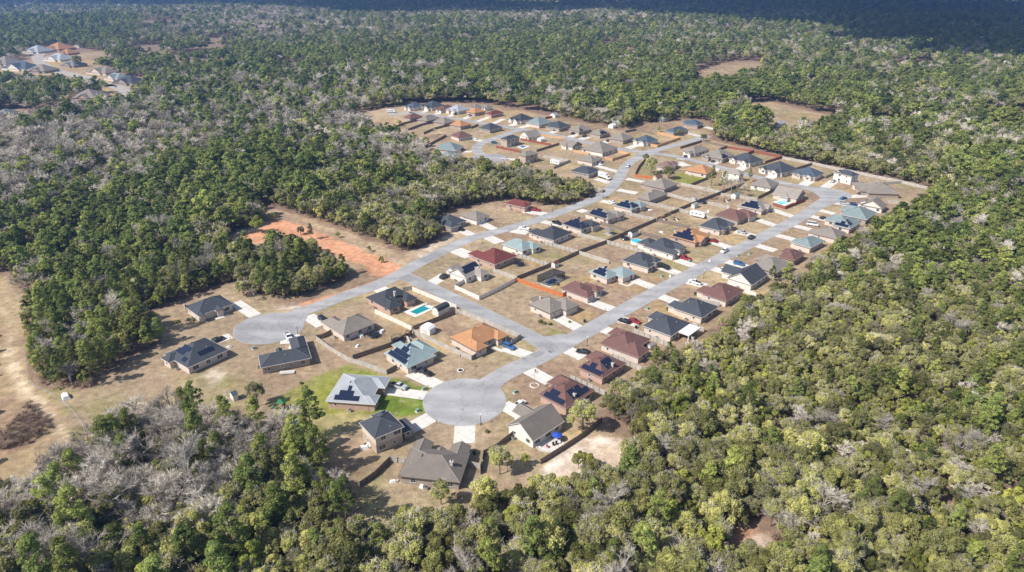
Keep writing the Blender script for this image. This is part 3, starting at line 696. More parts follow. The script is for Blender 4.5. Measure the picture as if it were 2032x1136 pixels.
    if chim:
        fx, fy, hz_ = chim
        link('chimney', CHIM, roofo, (fx * A, fy * D, hz_))
    if solar:
        for face, s0, t0, rows in solar:
            sm = MB(); ang = math.atan(p); ca, sa = math.cos(ang), math.sin(ang)
            for i, (c0, n_) in enumerate(rows):
                for c in range(c0, c0 + n_):
                    s1 = s0 + c * 1.06; t1 = t0 + i * 1.72
                    def pt(s, t, h):
                        hx, hz = t * ca - h * sa, t * sa + h * ca
                        if face == 'a0': return (hx + X0, Y0 + s, z + .03 + hz)
                        if face == 'b0': return (X0 + s, Y0 + hx, z + .03 + hz)
                        if face == 'a1': return (X1 - hx, Y0 + s, z + .03 + hz)
                    g = .02; WD = (Y1 - Y0) if face != 'b0' else (X1 - X0)
                    if s1 < (t1 + .75) * ca or s1 + 1.06 > WD - (t1 + .75) * ca:
                        if q[4] == 'h': continue
                    top = [pt(s1 + g, t1 + g, .13), pt(s1 + 1.06 - g, t1 + g, .13), pt(s1 + 1.06 - g, t1 + 1.72 - g, .13), pt(s1 + g, t1 + 1.72 - g, .13)]
                    bot = [pt(s1 + g, t1 + g, .07), pt(s1 + 1.06 - g, t1 + g, .07), pt(s1 + 1.06 - g, t1 + 1.72 - g, .07), pt(s1 + g, t1 + 1.72 - g, .07)]
                    if face in ('a0',): top.reverse(); bot.reverse()
                    sm.add(top, [(0, 1, 2, 3)], M['solar'])
                    sm.add(bot + top, [(0, 1, 5, 4), (1, 2, 6, 5), (2, 3, 7, 6), (3, 0, 4, 7), (3, 2, 1, 0)], M['sframe'])
            sm.build('solar_array', roofo)
    return root

h = house
MB1 = [(0, .18, 1, 1, 'h'), (0, 0, .5, .7, 'h')]                # front wing at the near left
MBR = [(0, .15, 1, 1, 'h'), (.55, 0, 1, .6, 'h')]
BKW = [(0, 0, 1, .86, 'h'), (.5, .35, 1, 1.06, 'h')]           # street wing on the far side
BKL = [(0, 0, 1, .88, 'h'), (.05, .4, .5, 1.1, 'h')]
FG = [(0, .1, 1, 1, 'h'), (0, 0, .48, .6, 'gb'), (.6, .02, .95, .5, 'gb')]
# ---- west turning circle
h((358,612),(396,630),(472,609),'slate','pbrick','dark slate house with front porch and white rear chimney above the west turning circle',[(0,.12,1,1,'h'),(.45,0,.7,.5,'gb'),(0,.02,.2,.5,'gb')],chim=(.0,.95,2.2),trim='w')
h((320,706),(372,731),(457,696),'slate','pbrick','dark grey house with two groups of solar panels, leftmost house of the estate',[(0,0,1,1,'h'),(-.13,.55,.3,.9,'h')],solar=[('a0',3.2,1.0,[(0,2),(3,5),(2,6),(4,3)]),('b0',5.5,2.2,[(0,5)])],front='b1',trim='w')
h((509,707),(517,731),(619,714),'slate','gbrick','dark slate house with a small rear deck below the west turning circle',[(0,0,1,1,'h'),(.66,.3,1,1.95,'h'),(.34,.7,.5,1.25,'gb')],front='b1',trim='w')
h((722,592),(773,615),(834,594),'dslate','rbrick','dark slate house with chimney and teal swimming pool behind it',[(0,.25,1,1,'h'),(0,0,.42,.7,'h'),(.62,.06,1,.6,'h')],front='b1',chim=(.5,.38,4.2),trim='d')
h((637,643),(681,667),(748,643),'tan','pbrick','tan grey hipped house between the fenced dirt yard and the west turning circle',[(0,0,1,.8,'h'),(0,.3,.45,1.12,'h')],front='b1',trim='w')
h((885,673),(945,699),(1020,671),'orange','pbrick','orange roofed house on the corner with a blue car on its driveway',[(0,.2,1,1,'h'),(0,0,.36,.6,'h'),(.66,.05,1,.6,'h')],front='a1',trim='d')
h((753,705),(808,731),(885,705),'lteal','pbrick','grey green roofed house with a large stepped solar array and patio roof',[(0,0,.8,1,'h'),(.5,.14,1,1,'h'),(.36,.98,.62,1.25,'f',2.45)],solar=[('a0',.8,.5,[(0,18),(0,16),(1,12),(2,9),(3,6)])],trim='w')
h((644,799),(747,804),(780,749),'pale','rbrick','pale grey roofed house on the bright green lawn with solar panels',[(0,.14,1,1,'h'),(.58,0,1,.5,'h'),(0,.02,.34,.5,'h')],p=.42,solar=[('a0',3.4,.7,[(0,13),(2,5),(3,3)])],front='b0',trim='w')
h((707,841),(743,872),(805,850),'slate','tbrick','tall two storey house with blue grey roof below the lawn house',[(0,0,1,1,'h'),(.45,.3,.95,1.12,'h'),(1.0,.1,1.45,.75,'f',2.6)],z=5.3,p=.5,name='two_storey_house',front='b1',trim='w')
h((790,946),(913,959),(938,885),'taupe','gbrick','large taupe grey hipped house nearest the camera with a stone chimney',[(0,0,.8,1,'h'),(.4,.02,1.0,.34,'ga'),(.4,.66,1.0,.98,'ga'),(.5,.42,.86,.58,'ga')],p=.5,chim=(.30,.2,3.6),front='a1',trim='d',upper='gbrick')
h((1002,846),(1058,877),(1124,838),'taupe','white','taupe gabled house with cream walls and half round rear patio',[(0,0,1,1,'ga'),(.45,.7,.85,1.35,'gb')],p=.68,front='b1',upper='white',trim='w')
h((1056,780),(1124,812),(1184,776),'brown','rbrick','brown roofed house with three blocks of solar panels beside the turning circle',BKW,solar=[('a0',.6,.35,[(0,14),(4,9),(6,4)]),('b0',3.2,.9,[(1,8),(1,7)])],chim=(.42,.13,2.6),front='b1')
h((1135,728),(1196,752),(1248,723),'brown','rbrick','brown roofed house with stepped solar panels and chimney by the tree edge',BKW,solar=[('a0',1.2,.35,[(0,11),(3,3),(6,3)]),('b0',4.2,1.6,[(0,4),(0,4)])],chim=(.55,.12,2.9),front='b1')
h((1192,680),(1268,711),(1305,678),'brown','pbrick','long brown roofed house with a shed and patio clutter behind',[(0,.22,1,1,'h'),(0,0,.55,.6,'h'),(.55,.6,1,1.12,'h')],front='b1')
h((1265,644),(1332,668),(1372,642),'slate','pbrick','dark slate house with a white flat patio cover at the rear',BKW+[(.35,-.32,.95,0.03,'F',2.5,1)],front='b1')
h((1326,610),(1393,632),(1428,610),'slate','pbrick','dark slate pyramid roofed house without panels beside the trees',BKL,front='b1')
h((1383,580),(1442,599),(1478,577),'brown','pbrick','brown pyramid roofed house beside the steep slate gabled house',BKL,front='b1')
h((1443,551),(1492,567),(1520,545),'slate','white','steep slate gabled house with cream gable wall on the right row',[(0,0,1,1,'ga'),(.3,.75,.8,1.45,'gb')],p=.68,front='b1',upper='white')
h((1479,524),(1539,543),(1579,526),'tan','gbrick','tan grey house partly hidden behind the steep slate gable',BKW,front='b1')
h((1538,508),(1576,518),(1600,504),'brown','rbrick','brown house with red brick walls at the far end of the tree line',BKW,front='b1')
h((1567,483),(1609,493),(1643,480),'teal','pbrick','teal hipped house in the right row with plain roof',BKL,front='b1')
h((1605,463),(1661,475),(1682,463),'tan','pbrick','tan hipped house between the two teal roofs of the right row',BKL,front='b1')
h((1645,446),(1687,455),(1714,442),'teal','pbrick','teal roofed house with scattered solar panels',[(0,0,1,.9,'h'),(.35,.4,1,1.5,'h')],solar=[('a0',1.5,.5,[(0,9),(2,4),(3,2)]),('b0',3.0,1.5,[(0,3),(0,3)])],front='b1')
h((1657,425),(1720,437),(1744,423),'teal','gbrick','largest teal roof near the road bend at right',BKW,front='b1')
h((1706,407),(1752,415),(1763,407),'tan','white','tan gabled house with cream end wall beside the road bend',[(0,0,1,1,'ga'),(.3,.6,.8,1.2,'ga')],p=.6,front='b1',upper='white')
h((1728,387),(1787,386),(1773,368),'tan','gbrick','tan house at the tip of the road bend with white driveway',[(0,0,1,1,'h'),(.2,.7,1.1,1.15,'h')],front='b1',p=.5)
h((1653,343),(1691,351),(1709,348),'slate','white','two storey cream house with grey roof beside the long back fence',[(0,0,1,1,'h'),(.05,.6,.5,1.1,'ga')],z=5.3,name='two_storey_house',upper='white',front='a0')
h((1570,344),(1618,353),(1636,344),'blue','pbrick','blue grey hipped house with a pair of front gables at the upper right',[(0,0,1,1,'h'),(-.12,.1,.5,.42,'ga'),(-.1,.55,.5,.8,'ga')],front='a0',upper='white')
h((1511,332),(1552,345),(1575,334),'slate','white','slate roofed house with cream gables left of the blue grey one',[(0,0,1,1,'h'),(-.15,.08,.5,.45,'ga'),(-.1,.6,.5,.9,'ga')],front='a0',upper='white')
h((1453,313),(1489,325),(1509,317),'slate','white','slate house with cream front gables facing the side road, red fence behind',[(0,0,1,1,'h'),(-.15,.08,.5,.4,'ga'),(-.1,.6,.5,.9,'ga')],front='a0',upper='white')
h((1393,308),(1434,317),(1453,307),'tan','gbrick','tan house whose rear slope is covered by dark solar panels',[(0,0,1,1,'h'),(-.1,.55,.4,.85,'ga')],solar=[('b0',1.5,.5,[(0,7),(1,5)])],front='a0')
h((1357,299),(1379,305),(1403,296),'tan','white','small tan gabled house at the corner of the side road',[(0,0,1,1,'h'),(-.2,.1,.5,.5,'ga')],front='a0',upper='white')
# ---- street facing row left of the main road
h((1043,607),(1100,627),(1154,608),'tan','pbrick','tan house on the empty corner lot with a small rear patio roof',[(0,.15,.8,1,'h'),(.45,-.04,1.02,.7,'h'),(.28,1.0,.6,1.24,'f',2.5,1)],chim=(.45,.96,2.4),trim='d')
h((1111,572),(1167,592),(1201,574),'brown','pbrick','brown roofed house beside the screened pool cage and cedar fence',[(0,.22,.85,1,'h'),(0,0,.42,.7,'h'),(.6,.05,1.05,.7,'h')])
h((1163,542),(1209,556),(1262,541),'lteal','pbrick','pale teal house with a stair stepped solar array on the main road',[(0,.1,.55,1,'h'),(.4,-.22,1.0,.55,'h')],solar=[('a0',1.0,.5,[(0,10),(2,7),(3,5),(5,1)])])
h((1233,517),(1287,533),(1318,516),'slate','pbrick','dark slate house with black car parked at its front',[(0,.15,1,1,'h'),(.0,0,.4,.6,'h'),(.55,.04,.98,.6,'h')])
h((1264,486),(1336,507),(1372,491),'slate','white','long dark slate house with covered lanai beside the round blue pool',[(0,.2,1,.85,'h'),(0,0,.35,.6,'gb'),(.5,.05,.9,.5,'gb'),(.1,.7,.7,1.1,'h')])
h((1328,468),(1387,484),(1416,468),'orange','rbrick','orange roofed house with large black solar array near the main road',[(0,.1,1,1,'h'),(.15,0,.6,.5,'gb')],solar=[('a0',.8,.4,[(1,14),(1,12),(3,8),(5,2)])],chim=(.35,.98,2.3))
h((1385,449),(1434,460),(1463,445),'slate','pbrick','dark slate house with small front gables and parked cars',[(0,.1,1,1,'h'),(.1,0,.4,.5,'gb'),(.6,.0,.95,.5,'gb')])
h((1417,426),(1472,440),(1507,426),'brown','gbrick','long brown roofed house right of the camper trailer',[(0,.12,.7,1,'h'),(.5,0,1,.7,'h')])
h((1462,409),(1517,420),(1536,408),'ltan','pbrick','light tan house with a compact solar array before the pool corner',[(0,.08,1,1,'h'),(.4,0,.8,.5,'gb')],solar=[('a0',2.2,.6,[(0,10),(0,9),(1,7)])])
h((1533,385),(1582,395),(1598,384),'ltan','pbrick','tan gabled house with turquoise pool inside a maroon fence',[(0,0,1,1,'gb'),(-.15,.3,.5,.7,'h')],front='b0',upper='gbrick',p=.5)
h((1487,367),(1530,374),(1549,364),'tan','white','tan house with pale back porch behind the garden trees',[(0,0,1,1,'h')],chim=(.4,.75,2.6),front='a1')
h((1430,341),(1468,347),(1481,343),'ltan','white','two storey grey white house behind the garden pines',[(0,0,1,1,'h')],z=5.2,name='two_storey_house',upper='white',front='a1')
h((1362,340),(1402,346),(1424,338),'orange','pbrick','orange roofed house on the green lawn at the inner corner',[(0,0,1,1,'h'),(.1,.7,.5,1.2,'h')],front='b1')
h((1300,331),(1331,334),(1353,325),'pink','pbrick','pinkish brown house beside the round green garden tree',[(0,0,.7,1,'h'),(.4,-.05,1,.6,'h')],front='b0')
# ---- houses between the upper road and the back fences
h((1272,366),(1319,376),(1346,365),'tan','gbrick','tan grey house with red orange fence behind, upper road bend',BKL,front='b1')
h((1260,391),(1289,399),(1322,384),'tan','gbrick','tan grey house with white chimney on the upper road bend',BKW,chim=(.45,.45,3.4),front='b1')
h((1215,408),(1254,417),(1284,406),'teal','pbrick','teal house with two jagged solar arrays and a white car',[(0,0,.7,1,'h'),(.5,-.1,1,.6,'h')],solar=[('a0',.8,.5,[(0,12),(1,10),(3,5)]),('b0',2.0,.8,[(0,6),(1,4),(2,2)])],front='b1')
h((1159,423),(1207,437),(1240,425),'tan','pbrick','tan house with long solar array along its left eave',[(0,0,.7,1,'h'),(.5,-.05,1,.6,'h')],solar=[('a0',1.0,.5,[(0,11),(1,10),(6,3)])],front='b1')
h((1113,445),(1154,457),(1190,445),'dslate','pbrick','dark slate house covered by jagged solar panels on two slopes',[(0,0,.62,1,'h'),(.5,-.12,1.02,.6,'h')],solar=[('a0',.8,.4,[(0,14),(0,12),(3,7),(5,3)]),('b0',1.4,.8,[(0,6),(1,4),(3,2)])],front='b1')
h((1047,464),(1099,478),(1139,463),'dslate','pbrick','dark slate house with plain roof on the upper road, red car behind',BKL,front='b1',chim=(.9,.8,2.8))
h((988,488),(1037,499),(1080,487),'lteal','white','pale grey green house behind the maroon roofed one',[(0,0,.8,1,'h'),(.4,-.15,.9,.5,'h')],front='b1')
h((929,507),(982,526),(1028,508),'maroon','rbrick','maroon roofed brick house on the upper road with trampoline behind',BKL,front='b1',trim='w')
h((890,541),(925,553),(962,535),'ltan','white','gabled house with cream end wall and solar panels by the road junction',[(0,0,.85,1,'ga'),(.45,-.35,.95,.5,'h'),(.1,.75,.6,1.35,'ga')],solar=[('b0',1.2,2.0,[(0,9),(1,8)])],p=.62,front='a0',upper='white',chim=(.7,.05,3.2))
h((912,428),(946,438),(972,428),'tan','white','tan house with pale walls at the left end of the upper road',BKL)
h((861,437),(895,453),(931,440),'slate','gbrick','dark slate house at the left end of the upper road beside the woods',MB1)
h((1000,405),(1042,413),(1062,405),'maroon','rbrick','red roofed house with pickup at the edge of the north woods',[(0,0,.7,1,'h'),(.5,.1,1,.9,'gb')])
# ---- north cluster
h((1142,317),(1175,323),(1202,316),'tan','pbrick','tan house with white car at its side below the new wooden fence',[(0,0,.7,1,'h'),(.5,0.1,1,.8,'h')])
h((1130,340),(1169,347),(1194,338),'slate','gbrick','dark slate house half behind trees beside the white box truck',[(0,0,.8,1,'h'),(.5,.1,1,.8,'h')])
h((1152,296),(1196,304),(1227,294),'tan','white','large tan house inside the new wooden fences',[(0,0,1,1,'h')],front='a1')
h((1110,287),(1136,292),(1159,288),'tan','white','tan gabled house with pale walls left of the new wooden fence',[(0,0,1,1,'gb'),(-.15,.4,.4,.8,'h')],upper='gbrick')
h((1027,307),(1043,311),(1069,305),'tan','rbrick','two storey brown brick house by the north turning circle',[(0,0,1,1,'h')],z=5.3,name='two_storey_house',upper='tbrick')
h((992,276),(1006,279),(1032,273),'slate','tbrick','two storey house with blue grey roof and small blue pool',[(0,0,1,1,'h')],z=5.3,name='two_storey_house',upper='tbrick')
h((1029,268),(1049,274),(1078,270),'tan','white','tan house with pale front gable behind the blue pool yard',[(0,0,.9,1,'ga')],upper='white',front='a0')
NG = [(0,0,1,1,'h'),(-.18,.1,.5,.45,'ga'),(-.12,.6,.5,.9,'ga')]
for L_, B_, R_, c, w, lb, so in [((1013,235),(1033,241),(1056,235),'dslate','white','black and white gabled house standing apart at the north edge',None),
 ((1040,243),(1070,249),(1095,242),'teal','pbrick','grey teal house right of the black and white gabled one',None),
 ((1078,250),(1110,256),(1133,250),'slate','gbrick','dark slate house in the middle of the north road row',None),
 ((1125,256),(1149,262),(1175,257),'tan','gbrick','tan house with one dark panel patch in the north road row',[('b0',1.0,.6,[(0,4),(0,3)])]),
 ((1163,265),(1191,269),(1216,265),'tan','gbrick','tan house with its rear slope full of solar panels, north road row',[('b0',1.0,.5,[(0,8),(1,6)])]),
 ((1203,274),(1237,280),(1258,273),'tan','gbrick','tan house left of the dark roof beside the road junction',None),
 ((1255,278),(1285,284),(1307,278),'blue','white','dark blue roofed house with new wooden fence at the road junction',None),
 ((1317,259),(1337,264),(1365,258),'blue','gbrick','dark blue roofed house at the north end of the upper road',None),
 ((1346,247),(1385,250),(1403,246),'blue','gbrick','long grey blue house farthest along the upper road',None),
 ((806,211),(820,215),(839,210),'blue','white','dark blue roofed house at the left end of the far row',None),
 ((843,209),(856,215),(876,209),'slate','white','slate roofed house second from the left in the far row',None),
 ((868,216),(881,219),(896,213),'brown','white','brown roofed house third from the left in the far row',None),
 ((890,217),(909,222),(926,216),'pale','white','pale grey roofed house in the middle of the far row',None),
 ((921,221),(942,225),(965,221),'orange','rbrick','orange roofed house in the far row beside the red one',None),
 ((960,226),(975,229),(999,224),'maroon','rbrick','red roofed house at the right end of the far row',None),
 ((932,212),(942,214),(960,212),'grey','white','small grey roof behind the orange house of the far row',None),
 ((953,213),(966,215),(980,213),'grey','white','small grey roof behind the red house of the far row',None),
 ((801,232),(814,236),(836,231),'brown','gbrick','brown roofed house beside the bare sandy lot',None),
 ((826,237),(847,241),(870,234),'tan','gbrick','tan roofed house second in the curved row above the woods',None),
 ((856,241),(882,246),(903,241),'tan','gbrick','tan roofed house third in the curved row above the woods',None),
 ((888,247),(914,252),(936,247),'orange','gbrick','orange roofed house at the end of the curved row',None),
 ((884,269),(910,274),(942,271),'brown','pbrick','brown roofed house above the north turning circle',None),
 ((945,254),(972,259),(998,253),'slate','gbrick','dark slate house on the inner corner of the north side road',None),
 ((861,295),(905,300),(916,290),'teal','pbrick','grey green house with red car by the north turning circle',None),
 ((866,312),(896,317),(908,306),'teal','white','grey green gabled house half behind the trees by the north turning circle',None)]:
    h(L_, B_, R_, c, w, lb, NG if w == 'white' else BKW, solar=so, front='a0' if w == 'white' else 'b1', upper='white' if w == 'white' else 'gbrick', far=True)
# ---- far neighbourhood at the left
for L_, B_, R_, c, w, lb in [((66,102),(76,105),(88,101),'pale','white','pale house at the far end of the distant left road'),
 ((107,97),(117,100),(131,96),'orange','rbrick','orange roofed house among trees at far left'),((104,116),(119,120),(142,116),'pale','white','pale grey roofed house in the distant road bend at left'),
 ((134,128),(146,131),(160,127),'grey','gbrick','grey house between hedge and distant road at left'),((34,132),(50,138),(72,133),'blue','white','blue grey house left of the distant road'),
 ((65,139),(88,142),(104,137),'tan','gbrick','brown grey long house beside the blue grey one at far left'),((153,91),(165,93),(177,90),'blue','white','blue grey roof deep in the trees at far left'),
 ((196,140),(209,146),(225,142),'tan','pbrick','tan house left of the teal one in the far left neighbourhood'),((214,153),(233,158),(260,154),'teal','pbrick','teal roofed house in the far left neighbourhood'),
 ((243,161),(262,166),(276,160),'slate','gbrick','dark slate house right of the teal one at far left'),((150,192),(188,195),(203,187),'tan','rbrick','gabled brick house alone beside the distant turning road'),
 ((-12,228),(18,229),(27,222),'grey','gbrick','grey roofed house cut by the left edge of the view'),((2,124),(12,128),(26,123),'tan','white','small tan house at the left edge of the view'),
 ((126,106),(135,108),(145,105),'orange','rbrick','small orange roof between trees at far left'),((1216,243),(1228,246),(1243,242),'pale','white','pale roofed house under the trees north of the junction'),
 ((1303,235),(1316,237),(1330,234),'pale','white','pale roofed house in the woods north of the upper road'),((1506,153.5),(1514,155),(1523,152.5),'pale','white','small pale roof in the far clearing at upper right'),
 ((1452,204),(1464,206),(1476,203),'pale','white','white roofed house beside the long far clearing'),((1536,245),(1548,247),(1560,243),'pale','white','white roofed house on the pale track in the right woods'),
 ((241,23),(246,24),(252,22.5),'pale','white','tiny pale roof in the forest at the upper left'),((695,17),(700,18),(706,16.5),'pale','white','tiny pale roof near the top middle of the view'),
 ((1184,31),(1190,32),(1197,30.5),'pale','white','tiny pale roof in the distant forest right of centre'),((1445,21),(1450,22),(1456,20.5),'pale','white','tiny pale roof in the distant forest at upper right')]:
    h(L_, B_, R_, c, w, lb, [(0,0,1,1,'h'),(-.1,.2,.5,.7,'ga')], upper=w, far=True, group='houses of the distant neighbourhoods')
# ------------------------------------------------------------------ fences
fpost = MB(); fpost.box((0, 0, .98), (.17, .17, 2.0), M['fgrey']); FPOST = fpost.mesh('post')
FG_ = 'wooden fences around the back yards'
def fence(pts, mat, label, rails=None, hgt=1.8, group=FG_, nm='wooden_fence'):
    """boards along a line of ground points; rails=1/-1 shows posts and rails on that side"""
    pl = PP(pts); mb = MB(); rl = MB(); o = Vector((*pl[0], 0)); rnd = random.Random(int(pts[0][0] * 13 + pts[0][1]))
    root = empty(nm, o); tag(root, label, 'fence', group); nposts = 0
    for a, b in zip(pl[:-1], pl[1:]):
        a, b = Vector((*a, 0)) - o, Vector((*b, 0)) - o; L = (b - a).length
        if L < .3: continue
        d = (b - a) / L; nrm = Vector((-d.y, d.x, 0)); rz = math.atan2(d.y, d.x)
        step = .16 if (pts[0][1] > 640) else .32 if pts[0][1] > 480 else .6
        if mat == 'fwhite': step = 2.4
        k = max(1, int(L / step)); st = L / k
        for i in range(k):
            c = a + d * (i + .5) * st
            hh = hgt + (rnd.uniform(-.03, .02) if mat != 'fwhite' else 0); jit = rnd.uniform(-.008, .008)
            mb.box((c.x + nrm.x * jit, c.y + nrm.y * jit, hh / 2), (st * .94, .025 if mat != 'fwhite' else .05, hh), M[mat], rz)
        n = max(1, round(L / 2.44))
        s = rails or 1
        for zz in (.3, hgt * .5, hgt - .25):
            c = (a + b) / 2 + nrm * s * .045
            rl.box((c.x, c.y, zz), (L, .06, .13), M[mat], rz)
        for i in range(n + 1):
            c = a + d * (i * L / n) + nrm * s * .14
            if rails and nposts < 95:
                link('post', FPOST if mat not in ('fwhite',) else FPOSTW, root, (c.x, c.y, 0), rz); nposts += 1
            else: rl.box((c.x, c.y, hgt / 2), (.1, .1, hgt + .06), M[mat], rz)
    mb.build('fence_boards', root); rl.build('rail', root)
fw = MB(); fw.box((0, 0, .95), (.14, .14, 1.9), M['fwhite']); fw.box((0, 0, 1.93), (.18, .18, .05), M['fwhite']); FPOSTW = fw.mesh('post')
F = fence
def wire(pts, label):
    pl = PP(pts); o = Vector((*pl[0], 0)); root = empty('wire_fence', o); tag(root, label, 'fence', FG_); w = MB()
    for a, b in zip(pl[:-1], pl[1:]):
        a, b = Vector((*a, 0)) - o, Vector((*b, 0)) - o; n = max(1, round((b - a).length / 3))
        for zz in (.35, .7, 1.05): w.cyl(a + Vector((0, 0, zz)), b + Vector((0, 0, zz)), .02, .02, M['steel'], 3, False)
        for i in range(n): c = a.lerp(b, i / n); link('post', WPOST, root, (c.x, c.y, 0))
    w.build('wire', root)
wp_ = MB(); wp_.cyl((0, 0, 0), (0, 0, 1.2), .06, .05, M['fgrey'], 6); WPOST = wp_.mesh('post')
F([(627,675),(655,696),(693,719),(725,728),(768,744)],'fgrey','long curving grey board fence along the upper edge of the green lawn')
F([(627,675),(642,672),(658,663)],'fdark','short dark fence left of the tan house by the west circle')
F([(701,714),(740,701),(775,689),(800,675),(818,663)],'fdark','dark curved fence between the dirt yard and the grey green roofed house')
F([(744,622),(817,656)],'fwhite','white fence below the teal pool house yard',nm='white_fence')
F([(820,656),(860,641),(904,624)],'fdark','dark fence behind the barn shed and white carport')
F([(818,577),(906,614)],'fwhite','white fence along the short road beside the teal pool',nm='white_fence')
F([(800,579),(818,576)],'fgrey','short grey fence joining the pool house to the white fence')
F([(820,662),(857,680),(894,697),(936,716)],'fgrey','grey fence between the carport yard and the large solar roof')
F([(936,716),(952,707)],'fdark','short dark fence return below the orange corner house')
F([(904,622),(918,624),(960,641),(1000,658),(1033,672),(1014,685)],'fgrey','fence with visible rails behind the orange corner house',rails=1)
F([(768,744),(788,733)],'fdark','short dark fence left of the brown car driveway')
F([(773,918),(745,946),(714,968)],'fdark','dark fence left of the nearest taupe house')
F([(774,917),(803,920)],'fgrey','short railed fence touching the nearest taupe house',rails=-1)
F([(930,926),(953,931),(957,925)],'fgrey','short railed fence right of the nearest taupe house',rails=-1)
F([(960,905),(985,892),(1018,866)],'fdark','dark fence left of the taupe gabled house')
F([(960,905),(957,922),(953,942)],'fdark','dark fence run between the two taupe roofed yards')
F([(1073,922),(1110,899),(1150,873),(1194,838)],'fdark','long dark fence above the sandy clearing')
F([(1130,753),(1165,769),(1200,785)],'fgrey','railed fence between the two brown solar roofs',rails=-1)
F([(1216,711),(1250,727),(1284,743)],'fgrey','railed fence below the long brown roof',rails=-1)
F([(1256,660),(1290,674),(1330,690)],'fgrey','railed fence above the long brown roof',rails=-1)
F([(1372,647),(1397,660)],'fgrey','railed fence beside the white patio cover',rails=-1)
F([(1476,580),(1500,590)],'fwhite','white railed fence below the steep slate gable',rails=-1,nm='white_fence')
F([(1387,601),(1427,609)],'fgrey','low grey fence between the slate pyramid roof and the brown one')
F([(903,574),(951,596),(985,580),(1026,558)],'fwhite','white fence around the yard of the cream gabled house',nm='white_fence')
F([(903,573),(924,560)],'fwhite','short white fence beside the cream gabled house',nm='white_fence')
F([(1026,559),(1070,575),(1117,590),(1126,586)],'forange','orange cedar fence below the screened pool cage')
F([(978,540),(1025,556)],'fgrey','grey fence between the cream gabled house and the maroon roof')
F([(1028,510),(1087,529)],'fgrey','railed fence behind the maroon roofed house',rails=-1)
F([(1026,556),(1094,529),(1149,504),(1202,484),(1248,463),(1303,439),(1370,409),(1429,386),(1476,367)],'fdark','very long dark fence dividing the two rows of back yards')
F([(1149,505),(1208,524)],'fgrey','weathered fence above the pale teal solar house')
F([(1202,483),(1275,503)],'fgrey','railed fence between the slate houses by the round pool',rails=-1)
F([(1080,485),(1147,504)],'fgrey','railed fence behind the pale grey green house',rails=-1)
F([(1146,468),(1202,482)],'fgrey','partly new grey fence beside the pergola yard')
F([(1191,446),(1248,463)],'fdark','dark fence behind the jagged solar roof')
F([(1240,426),(1303,440)],'fgrey','railed fence behind the teal roof with jagged panels',rails=-1)
F([(1286,407),(1348,420)],'fgrey','railed fence below the tan house with white chimney',rails=-1)
F([(1349,420),(1417,438)],'fgrey','railed fence beside the camper trailer',rails=-1)
F([(1305,441),(1368,455)],'fdark','dark fence above the orange solar roof')
F([(1270,465),(1318,479)],'fdark','worn brown fence right of the white shed')
F([(1401,405),(1447,415)],'fgrey','railed fence right of the round trampoline',rails=-1)
F([(1324,388),(1381,404)],'fgrey','grey fence below the upper road bend houses')
F([(1351,368),(1430,385)],'fgrey','grey fence below the orange roof with the green lawn')
F([(1371,370),(1405,356)],'fdark','dark fence at the right of the green lawn')
F([(1430,389),(1502,399)],'fgrey','grey fence above the light tan solar house')
F([(1504,396),(1533,381)],'fdark','dark fence below the tan house with pale porch')
F([(1259,352),(1307,357)],'forange','short red orange fence beside the upper road bend')
F([(1261,347),(1268,333),(1281,319)],'fdark','dark curved fence beside the upper road at the green garden')
F([(1226,303),(1249,309),(1215,320),(1200,316)],'fgold','new yellow fence around the large tan north house')
F([(1138,302),(1168,308)],'fgold','new yellow fence left of the large tan north house')
F([(1290,290),(1304,293),(1350,277),(1304,266)],'fgold','new yellow fence around the yard of the dark blue house')
F([(1350,296),(1392,283),(1443,294),(1425,300)],'fdark','grey dark fence of the small tan corner house')
F([(1444,295),(1496,303),(1478,310)],'fred','red stained fence behind the slate house with cream gables')
F([(1498,304),(1551,315),(1518,325)],'fred','red stained fence at the foot of the upper right woods')
F([(1552,316),(1611,327),(1666,339),(1788,364),(1842,377)],'fgrey','very long pale fence along the upper right woods')
F([(1611,328),(1577,339)],'fdark','dark fence between the slate and blue grey upper right houses')
F([(1653,348),(1637,355)],'fgrey','short fence left of the two storey cream house')
F([(1703,365),(1713,371),(1788,365)],'fgrey','fence between the two storey cream house and the bend tip house')
F([(1760,403),(1803,409)],'fgrey','railed fence at the right end of the housing',rails=-1)
F([(1533,408),(1558,416),(1598,400)],'fred','maroon fence around the turquoise pool')
F([(776,259),(799,248),(826,241)],'fdark','left dark fence of the curved row above the woods')
F([(810,260),(836,250),(856,245)],'fdark','second dark fence of the curved row above the woods')
F([(841,267),(861,258),(888,251)],'fdark','third dark fence of the curved row above the woods')
F([(843,294),(870,280),(886,271)],'fdark','dark fence above the grey green roofs by the north circle')
F([(935,256),(949,250)],'fdark','short dark fence right of the orange roof above the woods')
F([(984,294),(1033,304)],'fred','red fence along the yard of the two storey blue pool house')
F([(1033,279),(1093,290)],'fred','reddish fence behind the house with pale front gable')
F([(1065,302),(1110,288)],'fdark','dark fence right of the two storey brown brick house')
F([(1078,313),(1131,322),(1098,336)],'fgrey','pale fence around the lot with the parked white motorhome')
F([(1073,270),(1121,276)],'fgold','row of tan boards along the north road',hgt=1.4)
F([(1241,264),(1262,260),(1298,268)],'fdark','dark fence behind the north road row')
F([(1082,237),(1096,234)],'fred','short brown fence at the north wood edge')
wire([(16,548),(17,565),(45,600),(72,622)],'thin wire and post fence at the upper end of the left field')
wire([(50,700),(58,762),(104,785),(128,802),(150,825),(176,862)],'thin wire fence along the right edge of the left field')

